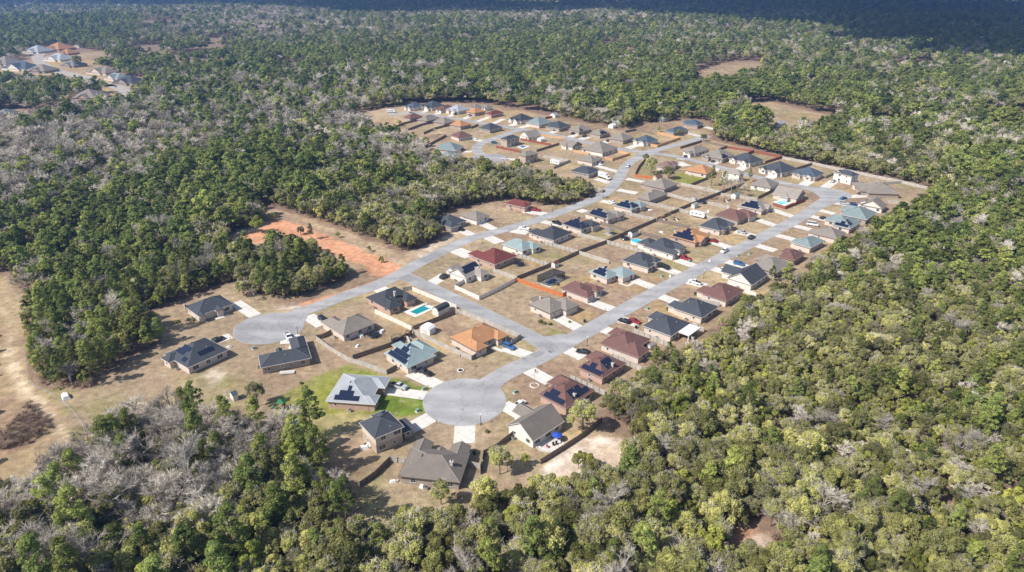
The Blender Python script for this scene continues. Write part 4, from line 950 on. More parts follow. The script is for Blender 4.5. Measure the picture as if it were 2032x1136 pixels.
# ------------------------------------------------------------------ vehicles
def profile_solid(mb, prof, hw, m, taper=None):
    """side outline (x, z) given width; the upper points are narrower"""
    n = len(prof); vs = []
    for s in (-1, 1):
        for i, (x, z) in enumerate(prof):
            k = 1 if taper is None else taper(z)
            vs.append((x, s * hw * k, z))
    fs = [tuple(range(n - 1, -1, -1)), tuple(range(n, 2 * n))] + [(i, (i + 1) % n, (i + 1) % n + n, i + n) for i in range(n)]
    # keep outward winding
    mb.add(vs, [tuple(reversed(f)) for f in fs], m)
wh = MB(); wh.cyl((0, -.12, 0), (0, .12, 0), .35, .35, M['tyre'], 14); WHEEL = wh.mesh('wheel')
ri = MB(); ri.cyl((0, -.135, 0), (0, .135, 0), .20, .20, M['rim'], 10); RIM = ri.mesh('rim')
hl = MB(); hl.box((0, 0, 0), (.12, .36, .16), M['lamp']); HLM = hl.mesh('headlight')
def car_meshes(kind):
    b, g = MB(), MB(); bm = M['car_white']
    tp = lambda z: 1 if z < .8 else .94
    if kind == 'sedan':
        L = 4.7; prof = [(-2.3,.35),(2.3,.35),(2.35,.62),(2.2,.80),(1.1,.93),(-1.55,.98),(-2.25,.92),(-2.35,.6)]
        cab = [(1.05,.93),(.25,1.40),(-1.0,1.42),(-1.75,.98)]
    elif kind == 'suv':
        L = 4.8; prof = [(-2.35,.4),(2.35,.4),(2.4,.75),(2.25,1.0),(1.15,1.12),(-2.3,1.14),(-2.4,.7)]
        cab = [(1.1,1.1),(.45,1.70),(-1.95,1.74),(-2.3,1.14)]
    elif kind == 'pickup':
        L = 5.6; prof = [(-2.75,.45),(2.75,.45),(2.8,.8),(2.65,1.1),(1.35,1.18),(-.55,1.18),(-.55,.75),(-2.6,.75),(-2.6,1.15),(-2.75,1.15)]
        cab = [(1.3,1.18),(.75,1.80),(-.35,1.82),(-.6,1.18)]
    else:
        L = 5.6; prof = [(-2.75,.4),(2.75,.4),(2.8,.9),(2.2,1.25),(-2.75,1.25)]; cab = [(2.2,1.22),(1.4,2.1),(-2.65,2.15),(-2.75,1.22)]
    hw = .93
    profile_solid(b, prof, hw, bm, tp)
    if kind == 'pickup':
        for s in (-1, 1): b.box((-1.6, s * .86, .95), (2.1, .12, .42), bm)
    profile_solid(g, cab, hw * .9, M['glass'], lambda z: 1 if z < 1.2 and kind != 'sedan' or z < 1.0 else .80)
    top = [c for c in cab if c[1] > 1.3]; x0, x1 = top[1][0], top[0][0]; zt = max(c[1] for c in top)
    b.box(((x0 + x1) / 2, 0, zt + .02), (x1 - x0 + .08, hw * .9 * .8 * 2 + .04, .05), bm, 0, .92)
    for xx in (x0, x1, (x0 + x1) / 2):
        for s in (-1, 1):
            xb = xx + (.45 if xx == x1 else -.3 if xx == x0 else 0)
            zb = cab[0][1]
            b.cyl((xb, s * hw * .905, zb), (xx, s * hw * .735, zt), .045, .04, bm, 5)
    return b.mesh('body'), g.mesh('window'), L, hw
CARS = {k: car_meshes(k) for k in ('sedan', 'suv', 'pickup', 'van')}
def vehicle(kind, px, heading_px, paint, label, cat=None, bed=None):
    bme, gme, L, hw = CARS[kind]
    x, y = P(*px); hx, hy = P(*heading_px); rz = math.atan2(hy - y, hx - x)
    z = .075 if 'road' in label and 'driv' in label or label.startswith('white suv') else .03
    root = empty('pickup_truck' if kind == 'pickup' else 'parked_' + ('van' if kind == 'van' else 'car'), (x, y, z), rz)
    tag(root, label, cat or ('pickup truck' if kind == 'pickup' else 'van' if kind == 'van' else 'car'), 'vehicles on the driveways and roads')
    b = link('body', bme, root)
    b.material_slots[0].link = 'OBJECT'; b.material_slots[0].material = M['car_' + paint]
    link('window', gme, root)
    wx = L * .31
    for s in (-1, 1):
        for t in (-1, 1):
            w = link('wheel', WHEEL, root, (s * wx, t * (hw - .1), .35)); link('rim', RIM, w)
        link('headlight', HLM, root, (L / 2 - .12, s * .66, .72 if kind == 'sedan' else .85))
    if bed:
        m = MB(); m.box((-1.6, 0, 1.05), (1.9, 1.55, .35), M['black'], 0, .9); m.build('bed_cover', root)
V = vehicle
V('sedan',(433,677),(455,667),'black','dark sedan on the driveway left of the west turning circle')
V('pickup',(573,672),(580,684),'white','white pickup truck on the driveway below the west turning circle',bed=True)
V('suv',(641,637),(650,643),'black','black suv in front of the tan house by the west circle')
V('pickup',(792,770),(830,781),'silver','silver pickup truck parked beside the pale grey lawn house',bed=True)
V('pickup',(843,742),(822,732),'black','dark brown loaded truck on the driveway of the large solar roof',bed=True)
V('sedan',(1030,806),(1020,812),'white','white car on the driveway of the taupe gabled house')
V('suv',(1010,691),(1030,699),'blue','blue car on the driveway of the orange corner house')
V('sedan',(1157,701),(1135,697),'black','black car on the driveway below the street lamp')
V('sedan',(1239,640),(1222,634),'black','dark grey car next to the red one on a driveway')
V('sedan',(1259,640),(1270,644),'red','red car next to the dark grey one on a driveway')
V('pickup',(1379,563),(1360,557),'white','white pickup with black bed on the driveway left of a brown pyramid roof',bed=True)
V('suv',(1440,541),(1455,546),'white','white car in front of the steep slate gable')
V('suv',(1466,526),(1485,531),'blue','dark blue car on the driveway above the steep slate gable')
V('suv',(1437,501),(1412,514),'white','white suv driving on the main road')
V('pickup',(1359,515),(1340,509),'red','red pickup truck beside the long slate house',bed=None)
V('suv',(1319,533),(1300,525),'black','black suv in front of a dark slate house on the main road')
V('sedan',(1472,463),(1455,458),'silver','silver and black car on a driveway off the main road')
V('suv',(1491,474),(1512,463),'black','black suv on the main road side near a driveway')
V('sedan',(1415,480),(1400,476),'red','red car half inside the garage of the orange solar house')
V('sedan',(1673,396),(1655,399),'blue','bright blue car parked on the road bend')
V('suv',(1674,406),(1690,408),'silver','silver suv next to the road bend')
V('suv',(1695,409),(1712,411),'navy','navy suv in front of the tan gabled house at the road bend')
V('sedan',(1708,386),(1690,389),'black','black car on the driveway at the tip of the road bend')
V('suv',(1653,362),(1664,357),'silver','silver car beside the two storey cream house')
V('sedan',(1635,436),(1650,440),'black','black car on the driveway of a teal solar house')
V('van',(1612,448),(1625,450),'white','white van between the teal and tan roofs of the right row')
V('sedan',(1531,346),(1540,340),'black','black car in front of the slate house with cream gables')
V('suv',(1246,331.5),(1258,318),'white','white suv driving on the upper road bend')
V('sedan',(1195,381),(1207,372),'black','black car on the grass edge of the upper road bend')
V('suv',(1175,391),(1190,384),'black','black suv under the trees beside the upper road')
V('sedan',(1191,328),(1175,323),'white','white car beside the tan house north of the box truck')
V('sedan',(1215,403),(1200,399),'white','white car in front of the teal house with jagged panels')
V('pickup',(1040,456),(1020,453),'white','white pickup in front of the plain dark slate house on the upper road')
V('pickup',(1105,445),(1125,451),'black','black pickup behind the plain dark slate house')
V('pickup',(1062,419),(1045,417),'red','red pickup at the edge of the north woods')
V('suv',(882,552),(896,545),'black','black suv on the driveway by the road junction')
V('sedan',(914,457),(900,452),'black','dark car beside the slate house at the woods')
V('sedan',(943,277),(930,275),'white','white car above the north turning circle')
V('suv',(981,285),(995,285),'blue','blue truck left of the two storey house with the small pool')
V('suv',(916,300),(905,303),'red','red car by the grey green house at the north turning circle')
V('sedan',(903,228),(912,225),'black','black car in the middle of the far row')
V('van',(932,231),(938,228),'silver','grey van in front of the orange house of the far row')
V('suv',(1137,267),(1148,264),'black','black suv at the second tan house of the north road row')
V('pickup',(1160,272),(1170,268),'black','black pickup at the third tan house of the north road row')
V('sedan',(1207,281),(1216,278),'black','black car at the tan house left of the dark blue roof')
V('sedan',(1102,260),(1112,257),'black','dark car before the slate house of the north road row')
V('sedan',(1361,312),(1368,308),'black','black car beside the silver one on the small corner driveway')
V('sedan',(1371,311),(1378,308),'silver','silver car beside the black one on the small corner driveway')
V('sedan',(1369,266),(1385,269),'white','white car at the dark blue house at the north end')
V('sedan',(1415,322),(1424,317),'black','black car in front of the tan house with a solar rear slope')
V('sedan',(216,200),(230,199),'white','white car beside the distant gabled brick house')
V('sedan',(229,173),(240,170),'silver','silver car on the distant left road')
V('sedan',(1002,317),(1016,318),'white','white car before the two storey brown brick house')

def boxy(px, head, label, cat, nm, build, group=None, z=.03):
    x, y = P(*px); hx, hy = P(*head)
    root = empty(nm, (x, y, z), math.atan2(hy - y, hx - x)); tag(root, label, cat, group); build(root); return root
def wheels(root, xs, hw, r=1.25):
    for xx in xs:
        for t in (-1, 1):
            w = link('wheel', WHEEL, root, (xx, t * hw, .35 * r)); w.scale = (r, r, r); link('rim', RIM, w)
def truck(root):
    m = MB(); m.box((-1.6, 0, 2.35), (7.2, 2.5, 2.7), M['car_white'], 0, .985); m.build('cargo_box', root)
    m = MB(); m.box((-1.2, 0, .8), (8.0, 1.0, .25), M['black']); m.build('chassis', root)
    m = MB(); profile_solid(m, [(2.3,.6),(4.6,.6),(4.65,1.2),(3.9,1.5),(3.3,2.4),(2.3,2.5)], 1.15, M['car_white'], lambda z: 1 if z < 1.6 else .92); m.build('cab', root)
    m = MB(); m.add([(3.88,-.95,1.56),(3.88,.95,1.56),(3.38,.9,2.32),(3.38,-.9,2.32)], [(0,1,2,3)], M['glass']); m.build('windscreen', root)
    m = MB(); m.box((-1.6, -1.27, 2.4), (2.6, .02, .35), M['car_navy']); m.build('sign_panel', root)
    wheels(root, (3.4, -3.2, -4.1), 1.05)
boxy((1200,355),(1220,362),'large white box truck parked beside the upper road','truck','box_truck',truck)
def camper(root):
    m = MB(); profile_solid(m, [(-4.0,.6),(3.6,.6),(4.1,1.3),(3.9,2.4),(3.4,2.95),(-3.9,3.0),(-4.1,2.6)], 1.2, M['car_white'], lambda z: 1 if z < 2.8 else .95); m.build('body', root)
    for xx in (-2.8, -.6, 1.8):
        m = MB(); m.box((xx, -1.21, 1.95), (1.0, .06, .6), M['glass']); m.build('window', root)
    m = MB(); m.box((.6, -1.21, 1.5), (.7, .06, 1.7), M['gdoor']); m.build('door', root)
    m = MB(); m.box((-1.0, 0, 3.1), (.9, .9, .28), M['white'], 0, .85); m.build('roof_unit', root)
    m = MB(); m.box((4.6, 0, .55), (1.4, .2, .12), M['black']); m.build('tow_bar', root)
    wheels(root, (-.5, .4), 1.05, .95)
boxy((1385,431),(1398,434),'white camper trailer in a back yard beside a railed fence','camper','camper_trailer',camper)
boxy((1103,327),(1115,330),'white motorhome on the lot left of the north woods','camper','camper_trailer',camper)
boxy((776,224),(786,224),'white trailer on the gravel of the bare sandy lot','camper','camper_trailer',camper)

# ------------------------------------------------------------------ yard things
def shed(L_, B_, R_, hgt, wallm, roofm, label, kind='gable', nm='garden_shed'):
    l, b, r = (Vector(P(*q)) for q in (L_, B_, R_)); u = r - b; v = l - b; A, D = u.length, v.length
    d = (u.normalized() + Vector((v.y, -v.x)).normalized()).normalized()
    root = empty(nm, (b.x, b.y, 0), math.atan2(d.y, d.x)); tag(root, label, 'shed')
    w = MB(); rf = MB()
    w.box((A / 2, D / 2, hgt / 2), (A, D, hgt), wallm)
    if kind == 'gable': prof = [(-.15, hgt - .05), (D / 2, hgt + D * .33), (D + .15, hgt - .05)]
    elif kind == 'barn': prof = [(-.12, hgt - .05), (D * .12, hgt + D * .28), (D * .5, hgt + D * .42), (D * .88, hgt + D * .28), (D + .12, hgt - .05)]
    else: prof = [(-.08, hgt - .02), (D * .2, hgt + D * .13), (D * .5, hgt + D * .18), (D * .8, hgt + D * .13), (D + .08, hgt - .02)]
    n = len(prof)
    w.add([(x, max(.0, min(D, y)), z - .04) for x in (0, A) for y, z in prof], [tuple(range(n - 1, -1, -1)), tuple(range(n, 2 * n))], wallm)
    rf.add([(x, y, z) for x in (-.15, A + .15) for y, z in prof] + [(x, y, z + .06) for x in (-.15, A + .15) for y, z in prof],
           [(i, i + 1, i + 1 + n, i + n) for i in range(n - 1)] + [(2 * n + i, 2 * n + i + n, 2 * n + i + 1 + n, 2 * n + i + 1) for i in range(n - 1)] +
           [(i, 2 * n + i, 2 * n + i + 1, i + 1) for i in range(n - 1)] + [(n + i, n + i + 1, 3 * n + i + 1, 3 * n + i) for i in range(n - 1)], roofm)
    w.build('wall', root); rf.build('roof', root)
    m = MB(); m.box((-.03, D / 2, hgt * .42), (.05, D * .4, hgt * .8), M['gdoor']); m.build('door', root)
shed((859,624),(870,629),(891,617),2.1,M['wall_white'],M['roof_dslate'],'long barn shed with dark curved roof beside the teal pool','barn')
shed((834,660),(853,667),(864,660),2.3,M['white'],M['white'],'white metal carport shed in the yard of the orange corner house','arch')
shed((1095,530),(1101,533),(1108,529),2.0,M['wall_white'],M['roof_maroon'],'tiny white shed with red roof against the long dark fence')
shed((1245,471),(1254,473),(1268,468),2.4,M['white'],M['roof_dslate'],'white shed with steep dark roof near the round blue pool')
shed((1450,394),(1459,396),(1469,393),2.3,M['white'],M['roof_teal'],'white shed with teal roof in the yard with red play frame')
shed((1369,400),(1379,402),(1383,400),1.9,M['fascia_w'],M['roof_pale'],'small pale shed at the bend of the long dark fence')
shed((1371,413),(1378,415),(1385,412),2.2,M['fascia_w'],M['roof_lteal'],'arched pale greenhouse beside the trampoline','arch')
shed((1067,281),(1073,283),(1080,281),2.2,M['white'],M['white'],'small white shed behind the blue pool yard')
shed((1094,233),(1101,235),(1105,233),2.4,M['white'],M['roof_pale'],'white shed at the north wood edge')
shed((1209,254),(1216,256),(1220,254),2.4,M['white'],M['white'],'white shed behind the north road row')
shed((1296,357),(1303,360),(1312,357),2.2,M['wall_tbrick'],M['roof_brown'],'small brown shed in the garden beside the red orange fence')
shed((455,792),(464,797),(474,794),2.0,M['white'],M['roof_blue'],'small white and blue shed at the edge of the lower woods')
shed((572,858),(584,862),(602,852),2.2,M['fascia_w'],M['roof_pale'],'white topped shed half under the trees left of the two storey house')
shed((1284,694),(1290,697),(1299,692),1.8,M['wall_white'],M['roof_ltan'],'low tan shed behind the long brown roof')

def pool(px, label):
    q = [P(*p) for p in px[0]]; d = [P(*p) for p in px[1]]
    root = empty('swimming_pool', (*q[0], 0)); tag(root, label, 'pool')
    o = q[0]; rel = lambda l: [(x - o[0], y - o[1]) for x, y in l]
    m = MB(); m.prism(rel(d), .02, .06, M['white']); m.build('pool_deck', root)
    m = MB(); m.prism(rel(q), .02, .10, M[px[2]]); m.build('water', root)
    m = MB(); r = rel(q)
    for i in range(len(r)):
        a, b = r[i], r[(i + 1) % len(r)]
        m.box(((a[0] + b[0]) / 2, (a[1] + b[1]) / 2, .09), (math.hypot(b[0] - a[0], b[1] - a[1]) + .3, .3, .1), M['fascia_w'], math.atan2(b[1] - a[1], b[0] - a[0]))
    m.build('coping', root)
pool([[(813,620),(827,625),(854,613),(839,607)],[(800,619),(824,630),(865,611),(843,603)],'wteal'],'teal rectangular in ground pool with white deck')
pool([[(1539,402),(1550,407),(1566,402),(1556,398)],[(1532,402),(1552,411),(1578,400),(1560,394)],'wcyan'],'turquoise pool with white deck inside the maroon fence')
pool([[(1030,292),(1037,294),(1046,291),(1039,289)],[(1025,292),(1037,296),(1052,291),(1040,288)],'wblue'],'small blue pool behind the two storey house in the north')
pool([[(1081,561),(1091,566),(1108,557),(1099,553)],[(1070,562),(1090,571),(1118,556),(1100,549)],'wblue'],'dark blue pool inside the screened cage')
def cage():
    c = [Vector((*P(*p), 0)) for p in ((1066,560),(1089,569),(1121,553),(1098,546))]; o = c[0].copy(); c = [x - o for x in c]
    root = empty('pool_cage', o); tag(root, 'dark screened pool cage over the blue pool above the cedar fence', 'pool cage')
    t = [x + Vector((0, 0, 2.9)) for x in c]
    fr = MB()
    for i in range(4):
        j = (i + 1) % 4; n = 6 if i % 2 else 4
        fr.cyl(t[i], t[j], .06, .06, M['black'], 5); fr.cyl(c[i] + Vector((0, 0, 1.0)), c[j] + Vector((0, 0, 1.0)), .04, .04, M['black'], 5); fr.cyl(c[i], c[j], .06, .06, M['fascia_w'], 5)
        for k in range(n): f = k / n; fr.cyl(c[i].lerp(c[j], f), t[i].lerp(t[j], f), .05, .05, M['black'], 5)
    for k in range(1, 6): f = k / 6; fr.cyl(t[0].lerp(t[3], f), t[1].lerp(t[2], f), .04, .04, M['black'], 5)
    for k in range(1, 4): f = k / 4; fr.cyl(t[0].lerp(t[1], f), t[3].lerp(t[2], f), .04, .04, M['black'], 5)
    fr.build('frame', root)
    sc = MB()   # woven screen strands on roof and walls
    def weave(a, b, c_, d, n1, n2):
        for k in range(n1): f = (k + .5) / n1; sc.cyl(a.lerp(b, f), d.lerp(c_, f), .017, .017, M['screen'], 3, False)
        for k in range(n2): f = (k + .5) / n2; sc.cyl(a.lerp(d, f), b.lerp(c_, f), .017, .017, M['screen'], 3, False)
    weave(t[0], t[1], t[2], t[3], 60, 90)
    for i in range(4): j = (i + 1) % 4; weave(c[i], c[j], t[j], t[i], 70, 26)
    sc.build('screen', root)
cage()
def ring_pool(px, r, label):
    root = empty('above_ground_pool', (*P(*px), 0)); tag(root, label, 'pool')
    m = MB(); m.cyl((0, 0, 0), (0, 0, 1.25), r, r, M['white'], 32, False); m.build('pool_wall', root, smooth=True)
    m = MB(); disc(m, (0, 0), r - .02, 1.12, M['wcyan'], 32); m.build('water', root)
    m = MB()
    for i in range(32):
        a = 2 * math.pi * (i + .5) / 32; m.box((r * math.cos(a), r * math.sin(a), 1.27), (.28, 2 * math.pi * r / 32 + .02, .06), M['white'], a)
    m.build('rim', root)
ring_pool((1263,483), 2.6, 'round light blue above ground pool beside the long slate house')
tr0 = None
def trampoline(px, label, r=2.1):
    global tr0
    if tr0 is None:
        root = empty('trampoline', (0, 0, 0)); tr0 = root
        m = MB(); disc(m, (0, 0), r - .25, .85, M['black_mat'], 28); m.build('mat', root)
        m = MB()
        for i in range(28):
            a = 2 * math.pi * i / 28; b = 2 * math.pi * (i + 1) / 28
            m.cyl((r * math.cos(a), r * math.sin(a), .85), (r * math.cos(b), r * math.sin(b), .85), .12, .12, M['car_navy'], 5)
        m.build('pad', root)
        for i in range(6):
            a = 2 * math.pi * i / 6; m = MB(); m.cyl((r * math.cos(a), r * math.sin(a), 0), (r * math.cos(a), r * math.sin(a), .85), .04, .04, M['steel'], 5); m.build('leg', root)
            m = MB(); m.cyl((r * math.cos(a), r * math.sin(a), .85), (r * math.cos(a), r * math.sin(a), 2.5), .035, .035, M['black'], 5); m.build('pole', root)
        m = MB()
        for i in range(90):
            a = 2 * math.pi * i / 90; m.cyl((r * math.cos(a), r * math.sin(a), .9), (r * math.cos(a), r * math.sin(a), 2.4), .012, .012, M['screen'], 3, False)
        for zz in (1.2, 1.6, 2.0, 2.4):
            for i in range(28):
                a = 2 * math.pi * i / 28; b = 2 * math.pi * (i + 1) / 28
                m.cyl((r * math.cos(a), r * math.sin(a), zz), (r * math.cos(b), r * math.sin(b), zz), .02, .02, M['screen'], 3, False)
        m.build('net', root); root['category'] = 'trampoline'; root['group'] = 'trampolines in the back yards'
    else: root = copy_tree(tr0)
    root.location = (*P(*px), 0); root['label'] = label
trampoline((741,668),'black round trampoline in the dirt yard behind the tan house by the west circle')
trampoline((1030,527),'trampoline with net behind the maroon roofed house')
trampoline((1240,476),'dark trampoline left of the round light blue pool')
trampoline((1396,404),'trampoline beside the arched greenhouse')
trampoline((789,680),'trampoline under the curved dark fence behind the large solar roof')

def street_lamp(px, label):
    root = empty('street_lamp', (*P(*px), 0)); tag(root, label, 'street lamp', 'black street lamps with white tops')
    m = MB(); m.cyl((0, 0, 0), (0, 0, 3.3), .08, .06, M['black'], 8); m.cyl((0, 0, 0), (0, 0, .35), .18, .12, M['black'], 8); m.build('pole', root)
    m = MB(); m.cyl((0, 0, 3.3), (0, 0, 3.65), .13, .22, M['lamp'], 8); m.build('lantern', root)
    m = MB(); m.cyl((0, 0, 3.65), (0, 0, 3.8), .25, .06, M['white'], 8); m.build('cap', root)
for px, t in [((954,844),'below the near turning circle'),((1165,687),'at the foot of the short road'),((591,664),'beside the west turning circle'),((1396,553),'among the driveways above the brown pyramid roof'),((1566,464),'left of the plain teal roof'),((958,485),'at the upper road by the maroon roof'),((1096,422),'on the grass above the jagged solar roof'),((1245,300),'at the north road junction')]:
    street_lamp(px, 'black street lamp ' + t)
def flagpole(px, label, flag, rr):
    root = empty('flagpole', (*P(*px), 0)); tag(root, label, 'flagpole')
    m = MB(); m.cyl((0, 0, 0), (0, 0, 6.2), .06, .035, M['steel'], 7); m.build('pole', root)
    fl = MB(); n = 8; H_ = 1.0; W = 1.6
    def flagsheet(z0, z1, x0, x1, mat):
        vs = []
        for i in range(n + 1):
            t = x0 + (x1 - x0) * i / n
            for zz in (z0, z1): vs.append((.06 + t * W * .45, .12 * math.sin(t * 6), zz - t * .55))
        fl.add(vs, [(2 * i, 2 * i + 1, 2 * i + 3, 2 * i + 2) for i in range(n)], mat)
    if flag:
        zt = 5.9
        for i in range(13):
            flagsheet(zt - H_ * (i + 1) / 13, zt - H_ * i / 13, 0 if i > 6 else .4, 1, M['red'] if i % 2 == 0 else M['white'])
        flagsheet(zt - H_ * 7 / 13, zt, 0, .4, M['car_navy'])
        fl.build('flag', root)
    m = MB()
    for i in range(20):
        a = 2 * math.pi * i / 20; m.box((rr * math.cos(a), rr * math.sin(a), .12), (.32, 2 * math.pi * rr / 20, .24), M['concrete'], a)
    m.build('edging_ring', root)
    if rr < 1.2: m = MB(); disc(m, (0, 0), rr - .1, .1, M['tyre'], 20); m.build('mulch', root)
flagpole((914,736),'flagpole with small flag in a white ring above the turning circle',True,.95)
flagpole((1061,766),'flagpole in a ring of pale stones beside the near turning circle',True,1.35)
ps = empty('play_set', (*P(560,812), 0)); tag(ps, 'green play set at the left end of the bright lawn', 'play set')
m = MB()
for x in (-1, 1):
    for y in (-1, 1): m.cyl((x, y, 0), (x * .9, y * .9, 2.6), .06, .06, M['wood'], 5)
m.cyl((1, 0, 2.4), (4.2, 0, 2.4), .07, .07, M['wood'], 5); m.cyl((4.2, -.9, 0), (4.2, 0, 2.4), .06, .06, M['wood'], 5); m.cyl((4.2, .9, 0), (4.2, 0, 2.4), .06, .06, M['wood'], 5); m.box((0, 0, 1.2), (2, 2, .1), M['wood']); m.build('frame', ps)
M['slide'] = surf('green_plastic', (.02, .17, .06), .05, rough=.4)
m = MB(); m.box((0, 0, 2.95), (2.3, 2.3, .7), M['slide'], 0, .1); m.build('canopy', ps)
m = MB(); m.add([(-1, -.35, 1.3), (-1, .35, 1.3), (-3.4, .35, .2), (-3.4, -.35, .2)], [(0, 1, 2, 3)], M['slide']); m.add([(-1, -.38, 1.5), (-1, -.35, 1.2), (-3.4, -.35, .1), (-3.4, -.38, .4)], [(0, 1, 2, 3)], M['slide']); m.build('slide', ps)
for x in (2, 3.2):
    m = MB(); m.box((x, 0, .5), (.5, .2, .04), M['black']); m.cyl((x - .2, 0, .5), (x - .2, 0, 2.4), .02, .02, M['steel'], 4); m.cyl((x + .2, 0, .5), (x + .2, 0, 2.4), .02, .02, M['steel'], 4); m.build('swing', ps)
for px, t in [((1313,438),'against the long dark fence corner'),((1337,437),'in the yard left of the camper'),((1436,400),'in the yard of the teal roofed shed'),((806,672),'under the curved dark fence by the large solar roof')]:
    c = copy_tree(ps); c.location = (*P(*px), 0); c['label'] = 'wooden play frame ' + t; c.rotation_euler = (0, 0, px[0] % 3)
    for q in c.children:
        if q.name.split('.')[0] in ('canopy', 'slide'): q.material_slots[0].link = 'OBJECT'; q.material_slots[0].material = M['wood' if 'canopy' in q.name else 'fascia_w']
pg = empty('pergola', (*P(1209,465), 0), R(45)); tag(pg, 'small grey square pergola in the olive back yard', 'pergola')
m = MB()
for x in (-1.5, 1.5):
    for y in (-1.5, 1.5): m.box((x, y, 1.2), (.14, .14, 2.4), M['fgrey'])
m.build('post', pg)
m = MB(); m.box((0, 0, 2.75), (3.8, 3.8, .7), M['roof_grey'], 0, .15); m.build('roof', pg)
m = MB(); m.box((0, 0, .06), (4.2, 4.2, .12), M['fgrey']); m.build('floor', pg)
# half round patio with blue umbrella
pt = empty('patio', (*P(1092,884), 0)); tag(pt, 'half round pale paved patio behind the taupe gabled house', 'patio')
m = MB(); disc(m, (0, 0), 3.9, .05, M['concrete'], 40, .8); m.build('paving', pt)
m = MB()
for i in range(20):
    a = math.pi * (1.05 + i / 20 * .9) ; m.box((3.9 * math.cos(a), 3.1 * math.sin(a), .15), (.3, .6, .3), M['fascia_w'], a)
m.build('kerb_wall', pt)
um = empty('umbrella', (*P(1105,875), 0)); tag(um, 'blue garden umbrella on the half round patio', 'umbrella')
m = MB(); m.cyl((0, 0, 0), (0, 0, 2.4), .04, .04, M['steel'], 6); m.build('pole', um)
m = MB(); m.cyl((0, 0, 1.9), (0, 0, 2.5), 1.5, .05, M['bluec'], 8, False); m.build('canopy', um)
def chair(px, c, label, g):
    root = empty('garden_chair', (*P(*px), .05), px[0] % 6); tag(root, label, 'chair', g)
    m = MB(); m.box((0, 0, .42), (.6, .6, .08), c); m.build('seat', root)
    m = MB(); m.box((0, .3, .75), (.6, .06, .6), c); m.build('backrest', root)
    for x in (-.25, .25):
        for y in (-.25, .25): m = MB(); m.box((x, y, .2), (.05, .05, .4), M['black']); m.build('leg', root)
for px, c in (((1087,889),'red'),((1098,885),'black'),((1104,883),'black'),((1110,880),'white')): chair(px, M[c], {'red':'red garden chair on the half round patio','black':'black garden chair on the half round patio','white':'white garden chair on the half round patio'}[c], 'garden chairs on the half round patio')
for px in ((842,608),(846,606)): chair(px, M['fascia_w'], 'pale lounge chair on the deck of the teal pool', 'pool lounge chairs')
# utility boxes, bins, litter on the lawns
ub = MB(); ub.box((0, 0, .45), (1.0, .9, .9), M['green_box'], 0, .94); ub.box((0, 0, .03), (1.4, 1.3, .06), M['concrete']); UB = ub.mesh('utility_box')
for px, t in [((841,774),'on the bright lawn beside the turning circle'),((1022,780),'on the dirt yard right of the turning circle'),((829,817),'at the lower corner of the bright lawn'),((504,693),'below the west turning circle'),((1285,614),'on the lawn left of the slate pyramid roof'),((1368,520),'on the lawn right of the red pickup'),((1313,550),'on the lawn of the pale teal solar house'),((1487,505),'on the lawn above the brown brick house'),((1464,509),'by the driveway above the white suv')]:
    o = link('utility_box', UB, None, (*P(*px), 0), .7); tag(o, 'green utility box ' + t, 'utility box', 'green utility boxes')
M['bin'] = surf('dark_green_plastic', (.02, .06, .035), .1, rough=.5)
bn = MB(); bn.box((0, 0, .5), (.6, .65, 1.0), M['bin'], 0, 1.08); bn.box((0, .0, 1.03), (.66, .72, .08), M['black']); BN = bn.mesh('bin')
for px, t in [((795,874),'below the two storey house'),((941,902),'right of the nearest taupe house'),((816,728),'beside the truck at the large solar roof'),((1160,640),'left of the long slate roof'),((1043,864),'left of the cream gable wall'),((1326,617),'beside the slate pyramid roof'),((1379,586),'beside the brown pyramid roof'),((1262,652),'left of the patio cover house')]:
    o = link('wheeled_bin', BN, None, (*P(*px), 0), .5); tag(o, 'green wheeled bin ' + t, 'bin', 'wheeled bins')
mbx = MB(); mbx.box((0, 0, .55), (.1, .1, 1.1), M['wood']); mbx.box((0, 0, 1.15), (.42, .18, .2), M['steel']); MBX = mbx.mesh('mailbox')
for i, (a, b, w) in enumerate(DRIVE[:55]):
    x, y = P(*b); x2, y2 = P(*a); dx, dy = x2 - x, y2 - y; L = math.hypot(dx, dy); dx /= L; dy /= L
    o = link('mailbox', MBX, None, (x + dx * 1.2 - dy * (w / 2 + .8), y + dy * 1.2 + dx * (w / 2 + .8), 0), math.atan2(dy, dx)); tag(o, 'small white mailbox on a wooden post at the mouth of a driveway', 'mailbox', 'mailboxes at the driveways')
lt = MB(); lt.box((0, 0, .25), (1.5, .9, .5), M['white'], .3, .7); lt.box((.9, .3, .15), (.6, .5, .3), M['fascia_w'], 1)
LT = lt.mesh('yard_item')
for px, t, s in [((577,690),'below the white pickup',1),((716,668),'behind the tan house by the west circle',1.6),((757,660),'right of the black trampoline',1.5),((709,688),'in the dirt yard',1.0),((780,957),'on the lawn left of the nearest taupe house',1.1),((453,690),'left of the west circle',1),((723,890),'at the foot of the two storey house',1.6),((735,884),'by the rear door of the two storey house',1.5),((838,965),'behind the nearest taupe house',1.2),((131,790),'on the grass beside the thin field fence',2.2),((1297,687),'behind the long brown roof',1.5),((1313,462),'left of the orange solar roof',1.3),((1405,421),'in the yard right of the camper',1.5),((1290,418),'behind the jagged teal roof',1.4),((812,672),'by the curved dark fence',1.4),((1330,549),'on the lawn of the pale teal solar house',1),((1408,519),'on the lawn below the white suv',1)]:
    o = link('yard_item', LT, None, (*P(*px), 0), px[0] % 3); o.scale = (s, s, s); tag(o, 'pale covered pile of yard things ' + t, 'yard clutter', 'pale piles of yard things')
rk = bmesh.new(); bmesh.ops.create_icosphere(rk, subdivisions=2, radius=.5)
for v_ in rk.verts: v_.co *= random.Random(int(v_.co.x * 999 + v_.co.z * 777)).uniform(.75, 1.15); v_.co.z *= .7
